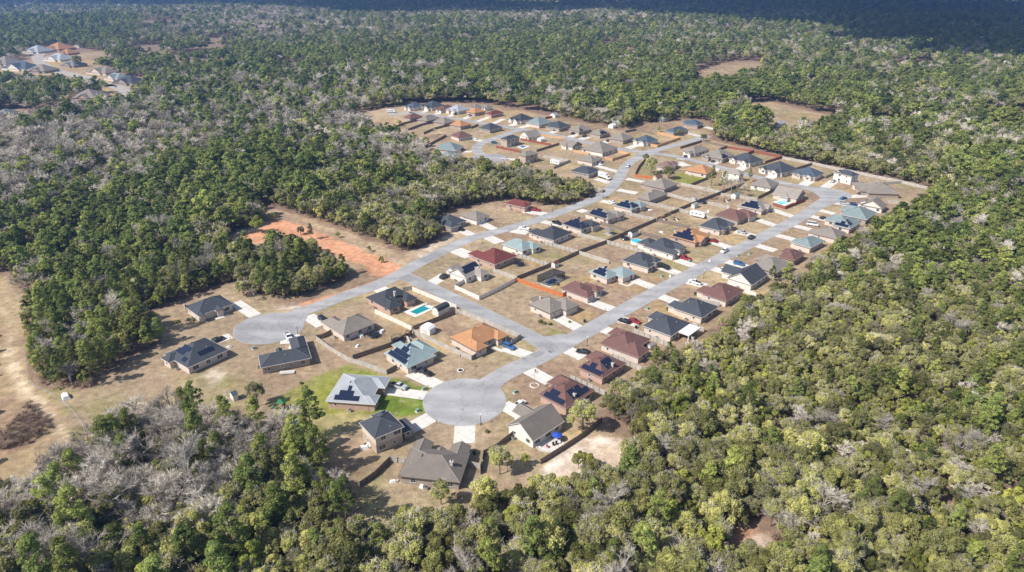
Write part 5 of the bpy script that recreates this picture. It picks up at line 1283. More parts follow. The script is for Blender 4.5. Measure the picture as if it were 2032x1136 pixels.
RKM = bpy.data.meshes.new('shrub'); rk.to_mesh(RKM); rk.free(); RKM.materials.append(M['leaf_oak'])
fp = empty('fire_pit', (*P(726,1067), 0)); tag(fp, 'stone ring fire pit on bare soil between the lower trees', 'fire pit')
m = MB()
for i in range(14):
    a = 2 * math.pi * i / 14; m.box((.8 * math.cos(a), .8 * math.sin(a), .15), (.3, .33, .3), M['chimney'], a)
m.build('stone_ring', fp); m = MB(); disc(m, (0, 0), .7, .08, M['tyre'], 16); m.build('ash_bed', fp)
dk = empty('rear_deck', (*P(570,741), 0), R(8)); tag(dk, 'small pale wooden deck behind the dark slate house below the west circle', 'deck')
m = MB(); m.box((0, 0, .35), (4.6, 2.0, .12), M['fascia_w']); m.build('platform', dk); m = MB(); m.box((0, -.95, .8), (4.6, .08, .12), M['fascia_w']); m.build('railing', dk)
for x in (-2.2, 0, 2.2): m = MB(); m.box((x, -.95, .42), (.1, .1, .84), M['fascia_w']); m.build('leg', dk)
# ------------------------------------------------------------------ trees
def leaf_cloud(rng, cents, rads, per, size, up=.35, flat=1.0):
    """leaf clumps as small random quads near the surface of several lobes; returns verts, quads, shade"""
    V_, S_ = [], []
    for c, r in zip(cents, rads):
        n = int(per * (r / np.mean(rads)) ** 2)
        d = rng.normal(size=(n, 3)); d /= np.linalg.norm(d, axis=1)[:, None]
        d[:, 2] = np.where(d[:, 2] < -.55, -d[:, 2], d[:, 2])
        rr = r * (rng.uniform(.55, 1.12, n) ** .6)
        p = c + d * rr[:, None] * np.array([1, 1, flat])
        nn = d + rng.normal(size=(n, 3)) * .65 + np.array([0, 0, up]); nn /= np.linalg.norm(nn, axis=1)[:, None]
        a = np.cross(nn, rng.normal(size=(n, 3))); a /= np.linalg.norm(a, axis=1)[:, None]; b = np.cross(nn, a)
        s = size * rng.uniform(.55, 1.35, n)[:, None]; k = rng.uniform(.5, 1, n)[:, None]
        V_.append(np.stack([p - a * s, p - b * s * k, p + a * s, p + b * s * k * .9], 1))
        S_.append(np.clip(rng.normal(.5, .17, n) + rng.uniform(-.28, .28), 0, 1))
    return np.concatenate(V_).reshape(-1, 3), np.concatenate(S_)
def mesh_np(name, v, quads=None, mat=None, shade=None, k=4):
    me = bpy.data.meshes.new(name)
    n = len(v) // k
    me.vertices.add(len(v)); me.vertices.foreach_set('co', v.astype(np.float32).ravel())
    me.loops.add(n * k); me.loops.foreach_set('vertex_index', np.arange(n * k, dtype=np.int32))
    me.polygons.add(n); me.polygons.foreach_set('loop_start', np.arange(n, dtype=np.int32) * k)
    me.update(calc_edges=True)
    if shade is not None:
        a = me.attributes.new('shade', 'FLOAT', 'FACE'); a.data.foreach_set('value', shade.astype(np.float32))
    me.materials.append(mat)
    return me
def limbs(rng, H, r0, n, spread, mat, lean=.4, base=.25):
    m = MB(); top = (rng.uniform(-lean, lean), rng.uniform(-lean, lean), H * .62)
    m.cyl((0, 0, -.5), top, r0, r0 * .5, mat, 7); tips = []
    for i in range(n):
        a = 2 * math.pi * i / n + rng.uniform(-.4, .4); t = rng.uniform(base, .95)
        s = Vector((0, 0, 0)).lerp(Vector(top), t); L = spread * rng.uniform(.6, 1)
        e = s + Vector((math.cos(a) * L, math.sin(a) * L, H * rng.uniform(.15, .32)))
        m.cyl(s, e, r0 * .38, r0 * .1, mat, 5, False); tips.append(e)
    return m, tips
def oak(seed, mat='leaf_oak', H=10.5, Rr=4.2, nl=44, per=120, size=.24, bark='bark', moss=0):
    rng = np.random.default_rng(seed); cents, rads = [], []
    for i in range(nl):
        a = rng.uniform(0, 2 * np.pi); q = np.sqrt(rng.uniform(0, 1)) * Rr * .86
        zz = H * (.50 + .34 * (1 - (q / Rr) ** 2)) + rng.uniform(-2.4, 1.1)
        cents.append(np.array([q * np.cos(a) * rng.uniform(.8, 1.15), q * np.sin(a), zz])); rads.append(rng.uniform(.4, 1.35) * Rr / 4.2)
    v, s = leaf_cloud(rng, cents, rads, per, size)
    if moss:   # pale bare twigs and hanging moss among the leaves
        nm_ = int(moss * nl * per * .45); c = np.array(cents)[rng.integers(0, nl, nm_)]; d = rng.normal(size=(nm_, 3)); d /= np.linalg.norm(d, axis=1)[:, None]; d[:, 2] = np.abs(d[:, 2])
        p = c + d * rng.uniform(.7, 1.35, nm_)[:, None] * np.mean(rads); side = rng.normal(size=(nm_, 3)); side /= np.linalg.norm(side, axis=1)[:, None]
        dr = d + rng.normal(size=(nm_, 3)) * .6; L_ = rng.uniform(.25, .75, nm_)[:, None] * size * 3.2; ww = size * .13
        v2 = np.stack([p - side * ww, p + side * ww, p + dr * L_ + side * ww * .3, p + dr * L_ - side * ww * .3], 1).reshape(-1, 3)
        n1 = len(s); v = np.concatenate([v, v2]); s = np.concatenate([s, rng.uniform(0, 1, nm_)])
        me = mesh_np('crown', v, mat=M[mat], shade=s); me.materials.append(M['twig'])
        me.polygons.foreach_set('material_index', np.concatenate([np.zeros(n1, np.int32), np.ones(nm_, np.int32)]))
        t, _ = limbs(rng, H, .26, 6, Rr * .7, M[bark])
        return me, t.mesh('trunk')
    t, _ = limbs(rng, H, .26, 6, Rr * .7, M[bark])
    return mesh_np('crown', v, mat=M[mat], shade=s), t.mesh('trunk')
def pine(seed, H=16.0, nb=48, per=48, size=.22, mat='leaf_pine', low=.38, wide=1.0):
    rng = np.random.default_rng(seed); cents, rads = [], []
    t = MB(); lean = rng.uniform(-.5, .5, 2); t.cyl((0, 0, -.5), (lean[0], lean[1], H * .97), .24, .05, M['pbark'], 6)
    for i in range(nb):
        f = rng.uniform(low, 1); L = 3.3 * (1 - ((f - low) / (1 - low)) ** 1.6) * rng.uniform(.45, 1) * (1 + (wide - 1) * .5) + .4; a = rng.uniform(0, 2 * np.pi)
        z0 = f * H; s = (lean[0] * f, lean[1] * f, z0 - .5); e = (s[0] + L * np.cos(a), s[1] + L * np.sin(a), z0 + rng.uniform(-.2, .7))
        t.cyl(s, e, .06, .025, M['pbark'], 3, False)
        cents.append(np.array(e)); rads.append(rng.uniform(.55, .95) * wide)
        if L > 2: cents.append(np.array(s) * .45 + np.array(e) * .55); rads.append(rng.uniform(.4, .7))
    v, s = leaf_cloud(rng, cents, rads, per, size, .5, .62)
    return mesh_np('crown', v, mat=M[mat], shade=s), t.mesh('trunk')
def bare(seed, H=10.5, Rr=3.6, n=2000, w=.031, mat='twig'):
    rng = np.random.default_rng(seed); t = MB(); segs = []
    def grow(p, d, L, r, lev):
        q = p + d * L
        t.cyl(p, q, r * 1.25, r * .8, M['bbark'], 5 if lev < 2 else 3, False)
        if lev >= 3: segs.append((p, q)); return
        for i in range(4 if lev else 5):
            k = Vector(rng.normal(size=3)) * (.55 if lev else .5)
            nd = (d + k); nd.z = abs(nd.z) * .8 + .25; nd.normalize()
            grow(p.lerp(q, rng.uniform(.55, 1)), nd, L * rng.uniform(.55, .78), r * .55, lev + 1)
    grow(Vector((0, 0, -.3)), Vector((rng.uniform(-.08, .08), rng.uniform(-.08, .08), 1)).normalized(), H * .38, .19, 0)
    k = rng.integers(0, len(segs), n); f = rng.uniform(.2, 1.05, n)[:, None]
    A = np.array([tuple(segs[i][0]) for i in k]); B_ = np.array([tuple(segs[i][1]) for i in k])
    p = A + (B_ - A) * f; d = (B_ - A); d /= np.linalg.norm(d, axis=1)[:, None]
    d = d + rng.normal(size=(n, 3)) * .55; d[:, 2] = np.abs(d[:, 2]) * .7; d /= np.linalg.norm(d, axis=1)[:, None]
    L = rng.uniform(.5, 1.5, n)[:, None]; side = np.cross(d, rng.normal(size=(n, 3))); side /= np.linalg.norm(side, axis=1)[:, None]
    v = np.stack([p - side * w, p + side * w, p + d * L], 1).reshape(-1, 3)
    return mesh_np('crown', v, mat=M[mat], shade=rng.uniform(0, 1, n), k=3), t.mesh('trunk')
KINDS = {
 'oak_tree': [oak(s, H=rh, Rr=rr, moss=mo) for s, rh, rr, mo in ((1, 10, 3.8, 0), (2, 11.5, 4.2, .6), (3, 9, 3.4, 1.2), (4, 10.5, 4.2, .25), (5, 12, 3.6, 1.0))],
 'pine_tree': [pine(s, H=hh) for s, hh in ((11, 15), (12, 17), (13, 13.5), (14, 16), (15, 12))],
 'bare_tree': [bare(s, H=hh) for s, hh in ((21, 13), (22, 12), (23, 14), (24, 11.5), (25, 13))],
 'holly_tree': [oak(s, 'leaf_holly', H=rh, Rr=rr, nl=34, per=110, size=.19) for s, rh, rr in ((31, 8, 3.0), (32, 9, 3.3), (33, 7, 3.4), (34, 8.5, 2.8))]}
KN_ = list(KINDS)
# far versions: fewer, larger leaf clumps and no limbs
FAR = {
 'oak_tree': [oak(s + 50, H=11, Rr=4.6, nl=16, per=46, size=.5, moss=mo)[0] for s, mo in ((1, 0), (2, .5), (3, 1.2), (4, .8))],
 'pine_tree': [pine(s + 50, H=14, nb=26, per=20, size=.50, low=.5, wide=1.5)[0] for s in (1, 2, 3, 4)],
 'bare_tree': [bare(s + 50, H=13, n=560, w=.09)[0] for s in (1, 2, 3)],
 'holly_tree': [oak(s + 60, 'leaf_holly', H=8.5, Rr=3.3, nl=9, per=38, size=.56)[0] for s in (1, 2, 3)]}

def nrm(x, s, lo=.30, hi=.70): return np.clip((x - lo) / (hi - lo), 0, 1)
BL = [  # areas of the woods where one kind of tree rules: photo point, radius in metres, kind, strength
 ((150,300),110,'bare_tree',.85),((60,250),110,'bare_tree',.7),((330,330),50,'bare_tree',.5),((760,330),55,'bare_tree',1.0),((720,270),70,'bare_tree',.9),((640,170),160,'bare_tree',.5),((80,400),60,'bare_tree',.6),
 ((300,900),28,'bare_tree',1.5),((480,930),26,'bare_tree',1.0),((150,1000),25,'bare_tree',.9),((240,830),14,'bare_tree',1.4),((100,710),14,'bare_tree',1.1),((60,570),16,'bare_tree',1.1),((1180,1090),9,'bare_tree',.5),((1950,1000),12,'bare_tree',.8),((1720,860),14,'bare_tree',.5),((1560,700),16,'bare_tree',.5),((1900,650),20,'bare_tree',.6),((1340,720),9,'bare_tree',.6),((1540,1080),9,'bare_tree',.4),((1600,100),220,'bare_tree',.9),((1180,140),120,'bare_tree',.8),((2000,300),70,'bare_tree',.8),((1760,220),70,'bare_tree',.7),((600,240),70,'bare_tree',.6),((1800,330),60,'oak_tree',.7),
 ((250,130),260,'pine_tree',1.0),((900,150),200,'pine_tree',1.1),((1450,200),140,'pine_tree',1.4),((1280,190),120,'pine_tree',1.0),((80,470),90,'pine_tree',1.3),((400,380),80,'pine_tree',1.0),((560,350),90,'pine_tree',.9),((1700,110),400,'pine_tree',.5),((280,640),45,'pine_tree',.8),((160,600),45,'pine_tree',.9),((640,900),20,'pine_tree',1.6),((560,950),20,'pine_tree',.7),((200,1020),18,'pine_tree',.8),((1850,600),60,'pine_tree',.4),((1350,790),18,'pine_tree',.9),((1900,480),60,'pine_tree',.9),((1980,250),200,'pine_tree',.7),((1200,750),14,'pine_tree',.8),((1950,380),50,'pine_tree',.7),
 ((580,530),50,'oak_tree',2.2),((800,440),45,'oak_tree',2.2),((1090,370),60,'oak_tree',2.0),((700,400),45,'oak_tree',1.0),((1700,340),60,'oak_tree',1.2),((880,320),50,'oak_tree',.7),((400,1050),40,'oak_tree',.9),((900,1080),35,'oak_tree',.8),((1300,880),30,'oak_tree',.6),((1500,830),50,'oak_tree',.5),((1700,1050),40,'oak_tree',.6),
 ((1700,700),75,'oak_tree',.9),((1620,640),60,'oak_tree',.6),((1900,860),30,'holly_tree',.5),((1990,640),40,'oak_tree',.6),((1850,790),28,'pine_tree',.35),((1780,820),22,'pine_tree',.8),((1960,900),25,'pine_tree',.8),((1500,780),25,'holly_tree',.6),((1600,750),40,'holly_tree',.4),((1250,1020),16,'holly_tree',.9),((1980,1000),24,'holly_tree',.5),((440,440),40,'holly_tree',.9),((350,560),40,'holly_tree',.7),((250,540),40,'holly_tree',.5),((700,350),60,'holly_tree',.5),((1550,640),50,'holly_tree',.3)]
def kind_of(x, y, rs):
    n = len(x); w = np.zeros((n, 4))
    w[:, 0] = 1.25 + 1.4 * nrm(fbm(x, y, 45, 100, 3), 1); w[:, 1] = .45 + 1.4 * nrm(fbm(x, y, 60, 200, 3), 1)
    w[:, 2] = .55 + 1.4 * nrm(fbm(x, y, 70, 300, 3), 1) ** 2; w[:, 3] = .5 + 1.6 * nrm(fbm(x, y, 38, 400, 3), 1) ** 1.5 * (y < 600)
    far = np.clip((y - 450) / 500, 0, 1)
    for c, sdd, am in ((0, 511, 2.6), (1, 522, 2.8), (2, 533, 3.2)): w[:, c] += far * am * np.clip((fbm(x, y, 420, sdd, 3) - .42) * 5, 0, 1) + far * .8 * np.clip((fbm(x, y, 130, sdd + 5, 3) - .5) * 6, 0, 1)
    w[:, 3] *= 1 - .7 * far
    for px, r, k, s in BL:
        cx, cy = P(*px); g = np.exp(-((x - cx) ** 2 + (y - cy) ** 2) / (2 * (r * .75) ** 2)); w[:, KN_.index(k)] += g * s * 3
    w = w ** 1.7; w /= w.sum(1)[:, None]; w[:, 2] = np.minimum(w[:, 2], .6); w /= w.sum(1)[:, None]; c = np.cumsum(w, 1)
    return (rs.uniform(size=n)[:, None] > c).sum(1).clip(0, 3)
rs = np.random.default_rng(5)
def grid_pts(x0, x1, y0, y1, s, jit=.42):
    X, Y = np.meshgrid(np.arange(x0, x1, s), np.arange(y0, y1, s)); X, Y = X.ravel().astype(float), Y.ravel().astype(float)
    X += (Y / s % 2 > 1) * s * .5
    return X + rs.uniform(-jit, jit, X.size) * s, Y + rs.uniform(-jit, jit, X.size) * s
X, Y = grid_pts(-900, 900, 62, 900, 3.65)
k = (np.abs(X) < Y * .92 + 75); X, Y = X[k], Y[k]
sd = clear_field(X, Y)
gap = fbm(X, Y, 26, 55, 3)
k = (sd < -1.0) & ((gap > .24) | (sd > -9) | (rs.uniform(size=X.size) < .35)) & (rs.uniform(size=X.size) < .96)
X, Y, sd = X[k], Y[k], sd[k]
K = kind_of(X, Y, rs)
S = rs.uniform(.48, .95, X.size) * np.where(rs.uniform(size=X.size) < .12, 1.15, 1)
S = S * np.where(sd > -5, .92, 1.0) * np.clip(.82 + (fbm(X, Y, 50, 66, 2) - .35) * .8, .7, 1.2)
_c = P(1760, 720); S = S * (1 - .2 * np.exp(-((X - _c[0]) ** 2 + (Y - _c[1]) ** 2) / (2 * 75 ** 2))); S = S * np.where(K == 2, 1.22, 1.0); ROT = rs.uniform(0, 6.283, X.size); THIN = rs.uniform(size=X.size)
dist = np.hypot(np.hypot(X, Y), CAM_H)
# in the view of the photograph?
depth = Y * CP + (CAM_H - 5) * SP
u_ = 1016 + F_PX * X / depth; v_ = 568 + F_PX * ((CAM_H - 7) * CP - Y * SP) / depth
seen = (u_ > -20) & (u_ < 2052) & (v_ < 1160) & (depth > 0)
single = np.zeros(X.size, bool)
REG = [((0, 640, 0, 620), 'in the woods left of the orange dirt road'), ((0, 420, 620, 800), 'between the left field and the west turning circle'), ((0, 700, 800, 1200), 'in the lower left woods'), ((700, 1300, 960, 1200), 'in the woods at the bottom of the view'),
       ((640, 1200, 0, 560), 'in the woods above the upper road'), ((1150, 2100, 780, 1200), 'in the lower right woods'), ((1200, 2100, 0, 400), 'in the upper right woods'), ((0, 2100, 0, 1200), 'in the large woods at right')]
NM = {'oak_tree': 'round olive green oak', 'pine_tree': 'tall bright green pine', 'bare_tree': 'leafless grey tree', 'holly_tree': 'small yellow green tree'}
CAT = 'tree'
def region(u, v):
    for (a, b, c, d), t in REG:
        if a <= u <= b and c <= v <= d: return t
    return 'in the large woods at right'
def make_tree(kind, var, x, y, s, rot, label, group=None, sz=1.0):
    o = bpy.data.objects.new(kind, None); COL.objects.link(o)
    o.location = (x, y, 0); o.rotation_euler = (0, 0, rot); o.scale = (s, s, s * sz)
    o['label'] = label; o['category'] = CAT
    if group: o['group'] = group
    cr, tr = KINDS[kind][var % len(KINDS[kind])]
    c = bpy.data.objects.new('crown', cr); COL.objects.link(c); c.parent = o
    t = bpy.data.objects.new('trunk', tr); COL.objects.link(t); t.parent = o
    return o
for ki, kn in enumerate(KN_):
    idx = np.where(seen & (K == ki))[0]
    idx = idx[np.argsort(dist[idx])][:275]
    single[idx] = True
    for i in idx:
        rg = region(u_[i], v_[i])
        z_ = 'deep' if sd[i] < -9 else 'at the edge'
        sz = 'large' if S[i] > .8 else 'mid sized' if S[i] > .66 else 'small'
        cx_ = ('left' if u_[i] < 340 else 'centre left' if u_[i] < 860 else 'centre' if u_[i] < 1300 else 'centre right' if u_[i] < 1700 else 'right'); cy_ = 'lowest' if v_[i] > 1040 else 'lower' if v_[i] > 900 else 'middle' if v_[i] > 700 else 'upper'
        nm2 = NM[kn].split(' ', 1)[1] if kn == 'holly_tree' else NM[kn]
        lb = sz + ' ' + nm2 + ' ' + z_ + (' in' if z_ == 'deep' else ' of') + ' the ' + cy_ + ' ' + cx_ + ' woods'
        make_tree(kn, int(rs.integers(0, 9)), X[i], Y[i], S[i], ROT[i], lb, 'trees: ' + lb, float(rs.uniform(.9, 1.15)))
# trees that stand alone or can be told apart
for kn, px, s, lb in [('oak_tree',(513,806),.75,'dark round oak alone below the west houses at the wood edge'),('pine_tree',(620,872),1.0,'tall pine beside the two storey house, top of the lower left woods'),
 ('pine_tree',(688,1046),.85,'broad bright pine at the left of the sandy back yard'),('pine_tree',(668,1035),.7,'smaller pine touching the broad pine at the sandy back yard'),('holly_tree',(810,1050),.8,'grey green small tree in the lower sandy yard'),
 ('oak_tree',(875,1002),.65,'olive tree just below the nearest taupe house'),('oak_tree',(992,942),.78,'olive tree in the fenced yard left of the gabled house'),('holly_tree',(1042,925),.45,'small round tree between the two taupe roofed houses'),
 ('oak_tree',(1155,858),.95,'oak beside the corner of the gabled house yard'),('pine_tree',(1158,852),.55,'slim pine behind the gabled house'),('holly_tree',(1165,938),.8,'bushy tree inside the sandy clearing'),('oak_tree',(1178,945),.6,'low oak inside the sandy clearing'),('oak_tree',(1148,930),.5,'shrubby oak at the left of the sandy clearing'),
 ('oak_tree',(484,588),.8,'grey oak at the corner of the oak clump above the west circle'),('bare_tree',(505,597),.5,'bare shrub at the foot of the oak clump'),
 ('oak_tree',(1291,346),1.0,'round green garden tree beside the pinkish roof'),('oak_tree',(1326,356),1.05,'wide garden tree above the shed by the red orange fence'),('oak_tree',(1281,322),.55,'small tree by the upper road junction'),
 ('bare_tree',(1397,397),.8,'bare tree standing alone behind the trampoline'),('pine_tree',(1411,370),.72,'dark thin pine left of the two storey white house'),('pine_tree',(1436,379),.72,'dark thin pine below the two storey white house'),('bare_tree',(1450,385),.9,'bare tree right of the thin garden pines'),('bare_tree',(1462,380),.8,'second bare tree right of the thin garden pines'),('pine_tree',(1487,362),.5,'small pine at the side road behind the white porch'),('bare_tree',(1478,392),.7,'bare tree in the shady yard below the porch'),
 ('pine_tree',(1530,560),.45,'slim pine between the slate gable and the tan roof'),('oak_tree',(793,250),.6,'dark bushy tree beside the first house of the curved row'),('oak_tree',(1396,281),.7,'round tree at the end of the upper road'),('oak_tree',(1347,270),.5,'small round tree before the dark blue north house'),('holly_tree',(1307,262),.5,'small tree left of the dark blue north house'),
 ('holly_tree',(757,521),.4,'small tree on the pale strip by the dirt road'),('holly_tree',(733,500),.35,'thin shrub on the pale strip by the dirt road'),('holly_tree',(672,472),.35,'low shrub on the pale strip'),('holly_tree',(543,437),.5,'small tree at the bend of the orange dirt road'),('oak_tree',(597,466),.5,'small dark tree inside the dirt road loop'),('pine_tree',(617,476),.5,'small pine inside the dirt road loop'),
 ('holly_tree',(512,462),1.1,'bright green bushy tree at the left end of the dirt road'),('bare_tree',(1186,395),.6,'bare tree by the black suv on the upper road'),('pine_tree',(785,285),.7,'pine above the curved row fences'),('oak_tree',(845,292),.7,'oak at the corner of the grey green roofed house'),
 ('bare_tree',(860,268),.5,'bare shrub between the curved row fences'),('bare_tree',(1265,175),1.2,'reddish bare tree in the distant woods'),('oak_tree',(155,133),1.6,'dark tree hedge beside the distant left road'),('oak_tree',(205,140),1.4,'dark tree right of the hedge on the distant left road'),('pine_tree',(285,188),1.0,'young pine at the end of the distant left road')]:
    x, y = P(*px); make_tree(kn, int(rs.integers(0, 9)), x, y, s, float(rs.uniform(0, 6.28)), lb)
# low shrubs by the houses
for i, px in enumerate([(598,762),(374,636),(383,637),(1136,812),(424,676),(1233,714),(1222,702),(1073,640),(1080,643),(1092,645),(1130,640),(1325,615),(1382,586),(1545,384),(1195,806),(1145,760),(967,858),(352,640),(1098,562),(1107,566),(1448,398),(1300,705),(1335,690),(1062,838),(1079,842),(1090,846)]):
    o = link('shrub', RKM, None, (*P(*px), .3), i * 1.1); s = 1.2 + (i * 37 % 10) * .09; o.scale = (s, s, s)
    tag(o, 'low round shrub planted on bare soil near a house', 'shrub', 'low shrubs near the houses')

# the rest of the woods: one object per kind, trees scattered by geometry nodes
def scatter(name, label, pts, scl, rot, meshes, vi, zs=None):
    me = bpy.data.meshes.new(name); n = len(pts)
    me.vertices.add(n); me.vertices.foreach_set('co', pts.astype(np.float32).ravel())
    for an, tp, val in (('scl', 'FLOAT', scl), ('rotz', 'FLOAT', rot), ('vi', 'INT', vi)):
        a = me.attributes.new(an, tp, 'POINT'); a.data.foreach_set('value', val.astype(np.float32 if tp == 'FLOAT' else np.int32))
    me.update()
    o = link(name, me); tag(o, label, 'woods', None, 'stuff')
    ng = bpy.data.node_groups.new(name, 'GeometryNodeTree')
    ng.interface.new_socket('Geometry', in_out='INPUT', socket_type='NodeSocketGeometry')
    ng.interface.new_socket('Geometry', in_out='OUTPUT', socket_type='NodeSocketGeometry')
    N, L = ng.nodes, ng.links
    gi = N.new('NodeGroupInput'); go = N.new('NodeGroupOutput')
    join = N.new('GeometryNodeGeometryToInstance')
    for mm in reversed(meshes):
        po = bpy.data.objects.new(name + '_sample', mm)
        oi = N.new('GeometryNodeObjectInfo'); oi.inputs['Object'].default_value = po; oi.inputs['As Instance'].default_value = True
        L.new(oi.outputs['Geometry'], join.inputs[0])
    # GeometryToInstance merges everything, so a join of instances is used instead
    N.remove(join); join = N.new('GeometryNodeJoinGeometry')
    for oi in [q for q in N if q.bl_idname == 'GeometryNodeObjectInfo']: L.new(oi.outputs['Geometry'], join.inputs[0])
    ip = N.new('GeometryNodeInstanceOnPoints'); ip.inputs['Pick Instance'].default_value = True
    L.new(gi.outputs[0], ip.inputs['Points']); L.new(join.outputs[0], ip.inputs['Instance'])
    def attr(nm, tp):
        a = N.new('GeometryNodeInputNamedAttribute'); a.data_type = tp; a.inputs['Name'].default_value = nm; return a.outputs['Attribute']
    L.new(attr('vi', 'INT'), ip.inputs['Instance Index'])
    cx = N.new('ShaderNodeCombineXYZ'); L.new(attr('rotz', 'FLOAT'), cx.inputs['Z']); L.new(cx.outputs[0], ip.inputs['Rotation'])
    L.new(attr('scl', 'FLOAT'), ip.inputs['Scale'])
    L.new(ip.outputs[0], go.inputs[0])
    md = o.modifiers.new('scatter', 'NODES'); md.node_group = ng
    return o
LB = {'oak_tree': 'unbroken olive green oak woods stretching around the housing and far behind it', 'pine_tree': 'tall green pine woods mixed through the forest out to the horizon', 'bare_tree': 'grey leafless woods in patches between the pines and oaks', 'holly_tree': 'yellow green undergrowth trees mixed through the near woods'}
GN = {'oak_tree': 'oak_woods', 'pine_tree': 'pine_woods', 'bare_tree': 'bare_woods', 'holly_tree': 'holly_woods'}
# beyond 900 m a wider grid, with larger spacing farther out
parts = []
for y0, y1, s, sc in ((900, 1500, 7.6, 1.2), (1500, 2600, 10.5, 1.5), (2600, 5200, 18, 2.1), (5200, 9500, 38, 3.6)):
    a, b = grid_pts(-y1 * .88, y1 * .88, y0, y1, s); q = np.abs(a) < b * .86; a, b = a[q], b[q]
    q = (clear_field(a, b) < -2) if y0 < 1600 else np.ones(a.size, bool)
    q &= (fbm(a, b, 120, 91, 3) > .30); a, b = a[q], b[q]
    parts.append((a, b, kind_of(a, b, rs), rs.uniform(.65, 1.2, a.size) * sc))
FX = np.concatenate([p[0] for p in parts]); FY = np.concatenate([p[1] for p in parts]); FK = np.concatenate([p[2] for p in parts]); FS = np.concatenate([p[3] for p in parts])
for ki, kn in enumerate(KN_):
    k1 = (~single) & (K == ki) & (dist < 330); k2 = (~single) & (K == ki) & (dist >= 330) & (THIN < np.clip(1.25 - dist / 900, .42, 1)); k3 = FK == ki
    mesh_l = [c for c, t in KINDS[kn]] + FAR[kn]; nn, nf = len(KINDS[kn]), len(FAR[kn])
    px_ = np.concatenate([X[k1], X[k2], FX[k3]]); py_ = np.concatenate([Y[k1], Y[k2], FY[k3]])
    sc_ = np.concatenate([S[k1], S[k2] * np.clip(1 + (dist[k2] - 330) / 900, 1, 1.45), FS[k3]])
    vi_ = np.concatenate([rs.integers(0, nn, k1.sum()), rs.integers(nn, nn + nf, k2.sum() + k3.sum())])
    pts = np.stack([px_, py_, height(px_, py_)], 1)
    scatter(GN[kn], LB[kn], pts, sc_, rs.uniform(0, 6.28, len(px_)), mesh_l, vi_)
print('trees', X.size, FX.size, [int((K == i).sum()) for i in range(4)])
# trunks seen at the wood edges
k1 = (~single) & (dist < 420) & (sd > -9) & (K != 2)
tl = [t for c, t in KINDS['oak_tree']]
pts = np.stack([X[k1], Y[k1], np.zeros(k1.sum())], 1)
scatter('edge_trunks', 'thin grey trunks showing along the edges of the woods', pts, S[k1] * .9, ROT[k1], tl, rs.integers(0, len(tl), k1.sum()))
# young trees filling the gaps between the tall ones
XS, YS = grid_pts(-420, 520, 66, 620, 3.3); q = (np.abs(XS) < YS * .85 + 35); XS, YS = XS[q], YS[q]
q = (clear_field(XS, YS) < -2.2) & (rs.uniform(size=XS.size) < .8); XS, YS = XS[q], YS[q]
KS = kind_of(XS, YS, rs); VS = np.where(KS == 2, rs.integers(4, 6, XS.size), np.where(rs.uniform(size=XS.size) < .5, rs.integers(0, 2, XS.size), rs.integers(2, 4, XS.size)))
ym = [oak(s + 70, H=10.5, Rr=3.4, nl=16, per=60, size=.36, moss=.5)[0] for s in (1, 2)] + [oak(s + 80, 'leaf_holly', H=9.5, Rr=3.0, nl=14, per=60, size=.34)[0] for s in (1, 2)] + [bare(s + 60, H=12, n=700, w=.06)[0] for s in (1, 2)]
scatter('young_woods', 'young olive and yellow green trees filling the gaps between taller trees', np.stack([XS, YS, XS * 0 - .6], 1), rs.uniform(.42, .68, XS.size), rs.uniform(0, 6.28, XS.size), ym, VS)
# dry brush on the forest floor and field
X2, Y2 = grid_pts(-260, 330, 70, 420, 2.6); q = (np.abs(X2) < Y2 * .85 + 30); X2, Y2 = X2[q], Y2[q]
s2 = clear_field(X2, Y2); q = (s2 < -1) & (rs.uniform(size=X2.size) < np.where(s2 > -9, .55, .22)) ; X2, Y2 = X2[q], Y2[q]
br = [oak(90, 'leaf_oak', H=2.0, Rr=1.1, nl=5, per=26, size=.22)[0], bare(91, H=3.0, n=260, w=.03)[0], oak(92, 'leaf_holly', H=1.7, Rr=.9, nl=4, per=26, size=.2)[0], bare(93, H=2.2, n=220, w=.03)[0]]
for m_ in (br[0], br[2]):
    for v__ in m_.vertices: v__.co.z -= .7
M['dtwig'] = leaf_mat('brown_twigs', (.24, .175, .125), (.36, .27, .20), .3, 0.0)
for m_ in (br[1], br[3]): m_.materials[0] = M['dtwig']
scatter('undergrowth', 'low scrub and saplings along the forest floor and wood edges', np.stack([X2, Y2, X2 * 0], 1), rs.uniform(.6, 1.3, X2.size), rs.uniform(0, 6.28, X2.size), br, rs.integers(0, 4, X2.size))
bp_ = PP([(0,800),(60,800),(100,850),(60,880),(0,895),(-40,890),(-40,810)]); X3, Y3 = grid_pts(-140, -60, 110, 190, 1.3); q = inpoly(X3, Y3, bp_); X3, Y3 = X3[q], Y3[q]
scatter('field_brush', 'reddish brown bare brush thicket in the left field', np.stack([X3, Y3, X3 * 0], 1), rs.uniform(.6, 1.1, X3.size), rs.uniform(0, 6.28, X3.size), [br[1], br[3]], rs.integers(0, 2, X3.size))

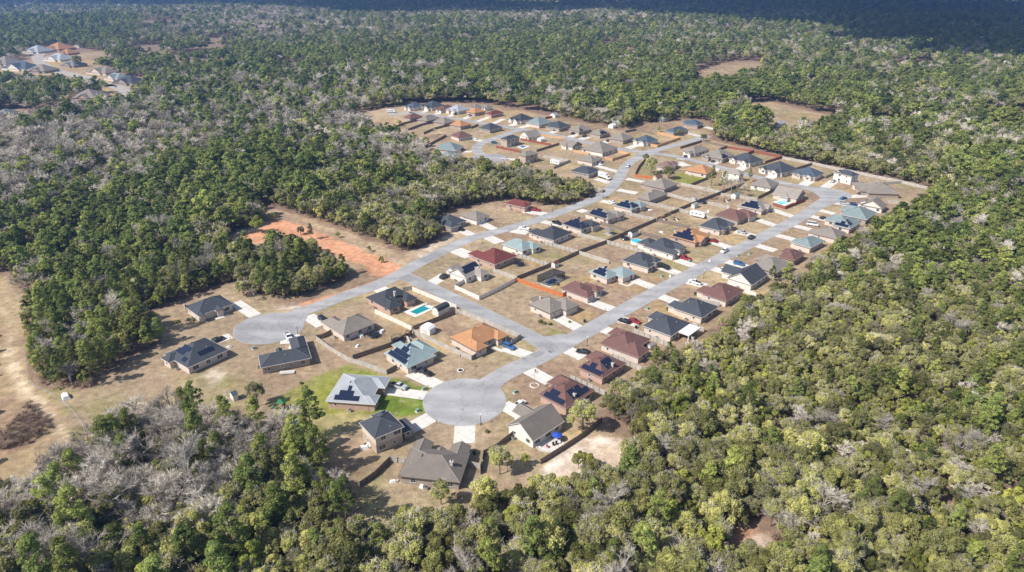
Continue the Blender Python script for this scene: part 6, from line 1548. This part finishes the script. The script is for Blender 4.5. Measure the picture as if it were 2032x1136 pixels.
# ------------------------------------------------------------------ clouds above, whose shadows lie on the far woods
def cloud(px, alt, rx, ry, seed, label):
    gx_, gy_ = P(*px); t = alt / math.tan(SUN_EL)
    c = Vector((gx_ - math.cos(SUN_AZ) * t, gy_ - math.sin(SUN_AZ) * t, alt)); bm = bmesh.new(); rng = random.Random(seed)
    for i in range(26):
        a = rng.uniform(0, 6.28); q = math.sqrt(rng.random()) * .8
        m = Matrix.Translation((rx * q * math.cos(a), ry * q * math.sin(a), rng.uniform(-20, 30))) @ Matrix.Diagonal((rx * rng.uniform(.22, .4), ry * rng.uniform(.22, .4), rng.uniform(30, 60), 1))
        bmesh.ops.create_icosphere(bm, subdivisions=3, radius=1, matrix=m)
    me = bpy.data.meshes.new('cloud'); bm.to_mesh(me); bm.free()
    me.materials.append(M['cloud']); me.polygons.foreach_set('use_smooth', [True] * len(me.polygons))
    tag(link('cloud', me, None, c), None, None, None, 'structure')
M['cloud'] = surf('white_cloud', (.8, .8, .8), .05, rough=1)
CLOUDS = [((1250,32),640,520,330,13),((900,28),640,420,360,14),((2080,112),540,250,110,11),((1900,78),560,200,130,12),((2040,88),560,330,230,1),((1960,50),600,640,620,2),((1740,28),640,700,900,3),((1420,12),650,900,900,4),((900,12),650,900,700,5),((450,4),650,1100,900,7),((1700,55),560,260,160,8),((2060,30),650,900,1100,9)]
for px, alt, rx, ry, sdd in CLOUDS: cloud(px, alt, rx, ry, sdd, '')

# ------------------------------------------------------------------ haze
def haze(density, color):
    b = MB(); m = bpy.data.materials.new('air'); m.use_nodes = True; n = m.node_tree.nodes; l = m.node_tree.links
    n.remove(n['Principled BSDF']); v = n.new('ShaderNodeVolumePrincipled')
    v.inputs['Color'].default_value = (*color, 1); v.inputs['Density'].default_value = density; v.inputs['Anisotropy'].default_value = .2
    l.new(v.outputs[0], n['Material Output'].inputs['Volume'])
    b.box((0, 6500, 60), (20500, 18000, 200), m)
    tag(b.build('haze'), kind='stuff')
haze(0.00016, (.24, .46, .95))
scene.cycles.max_bounces = 5
scene.cycles.volume_bounces = 0
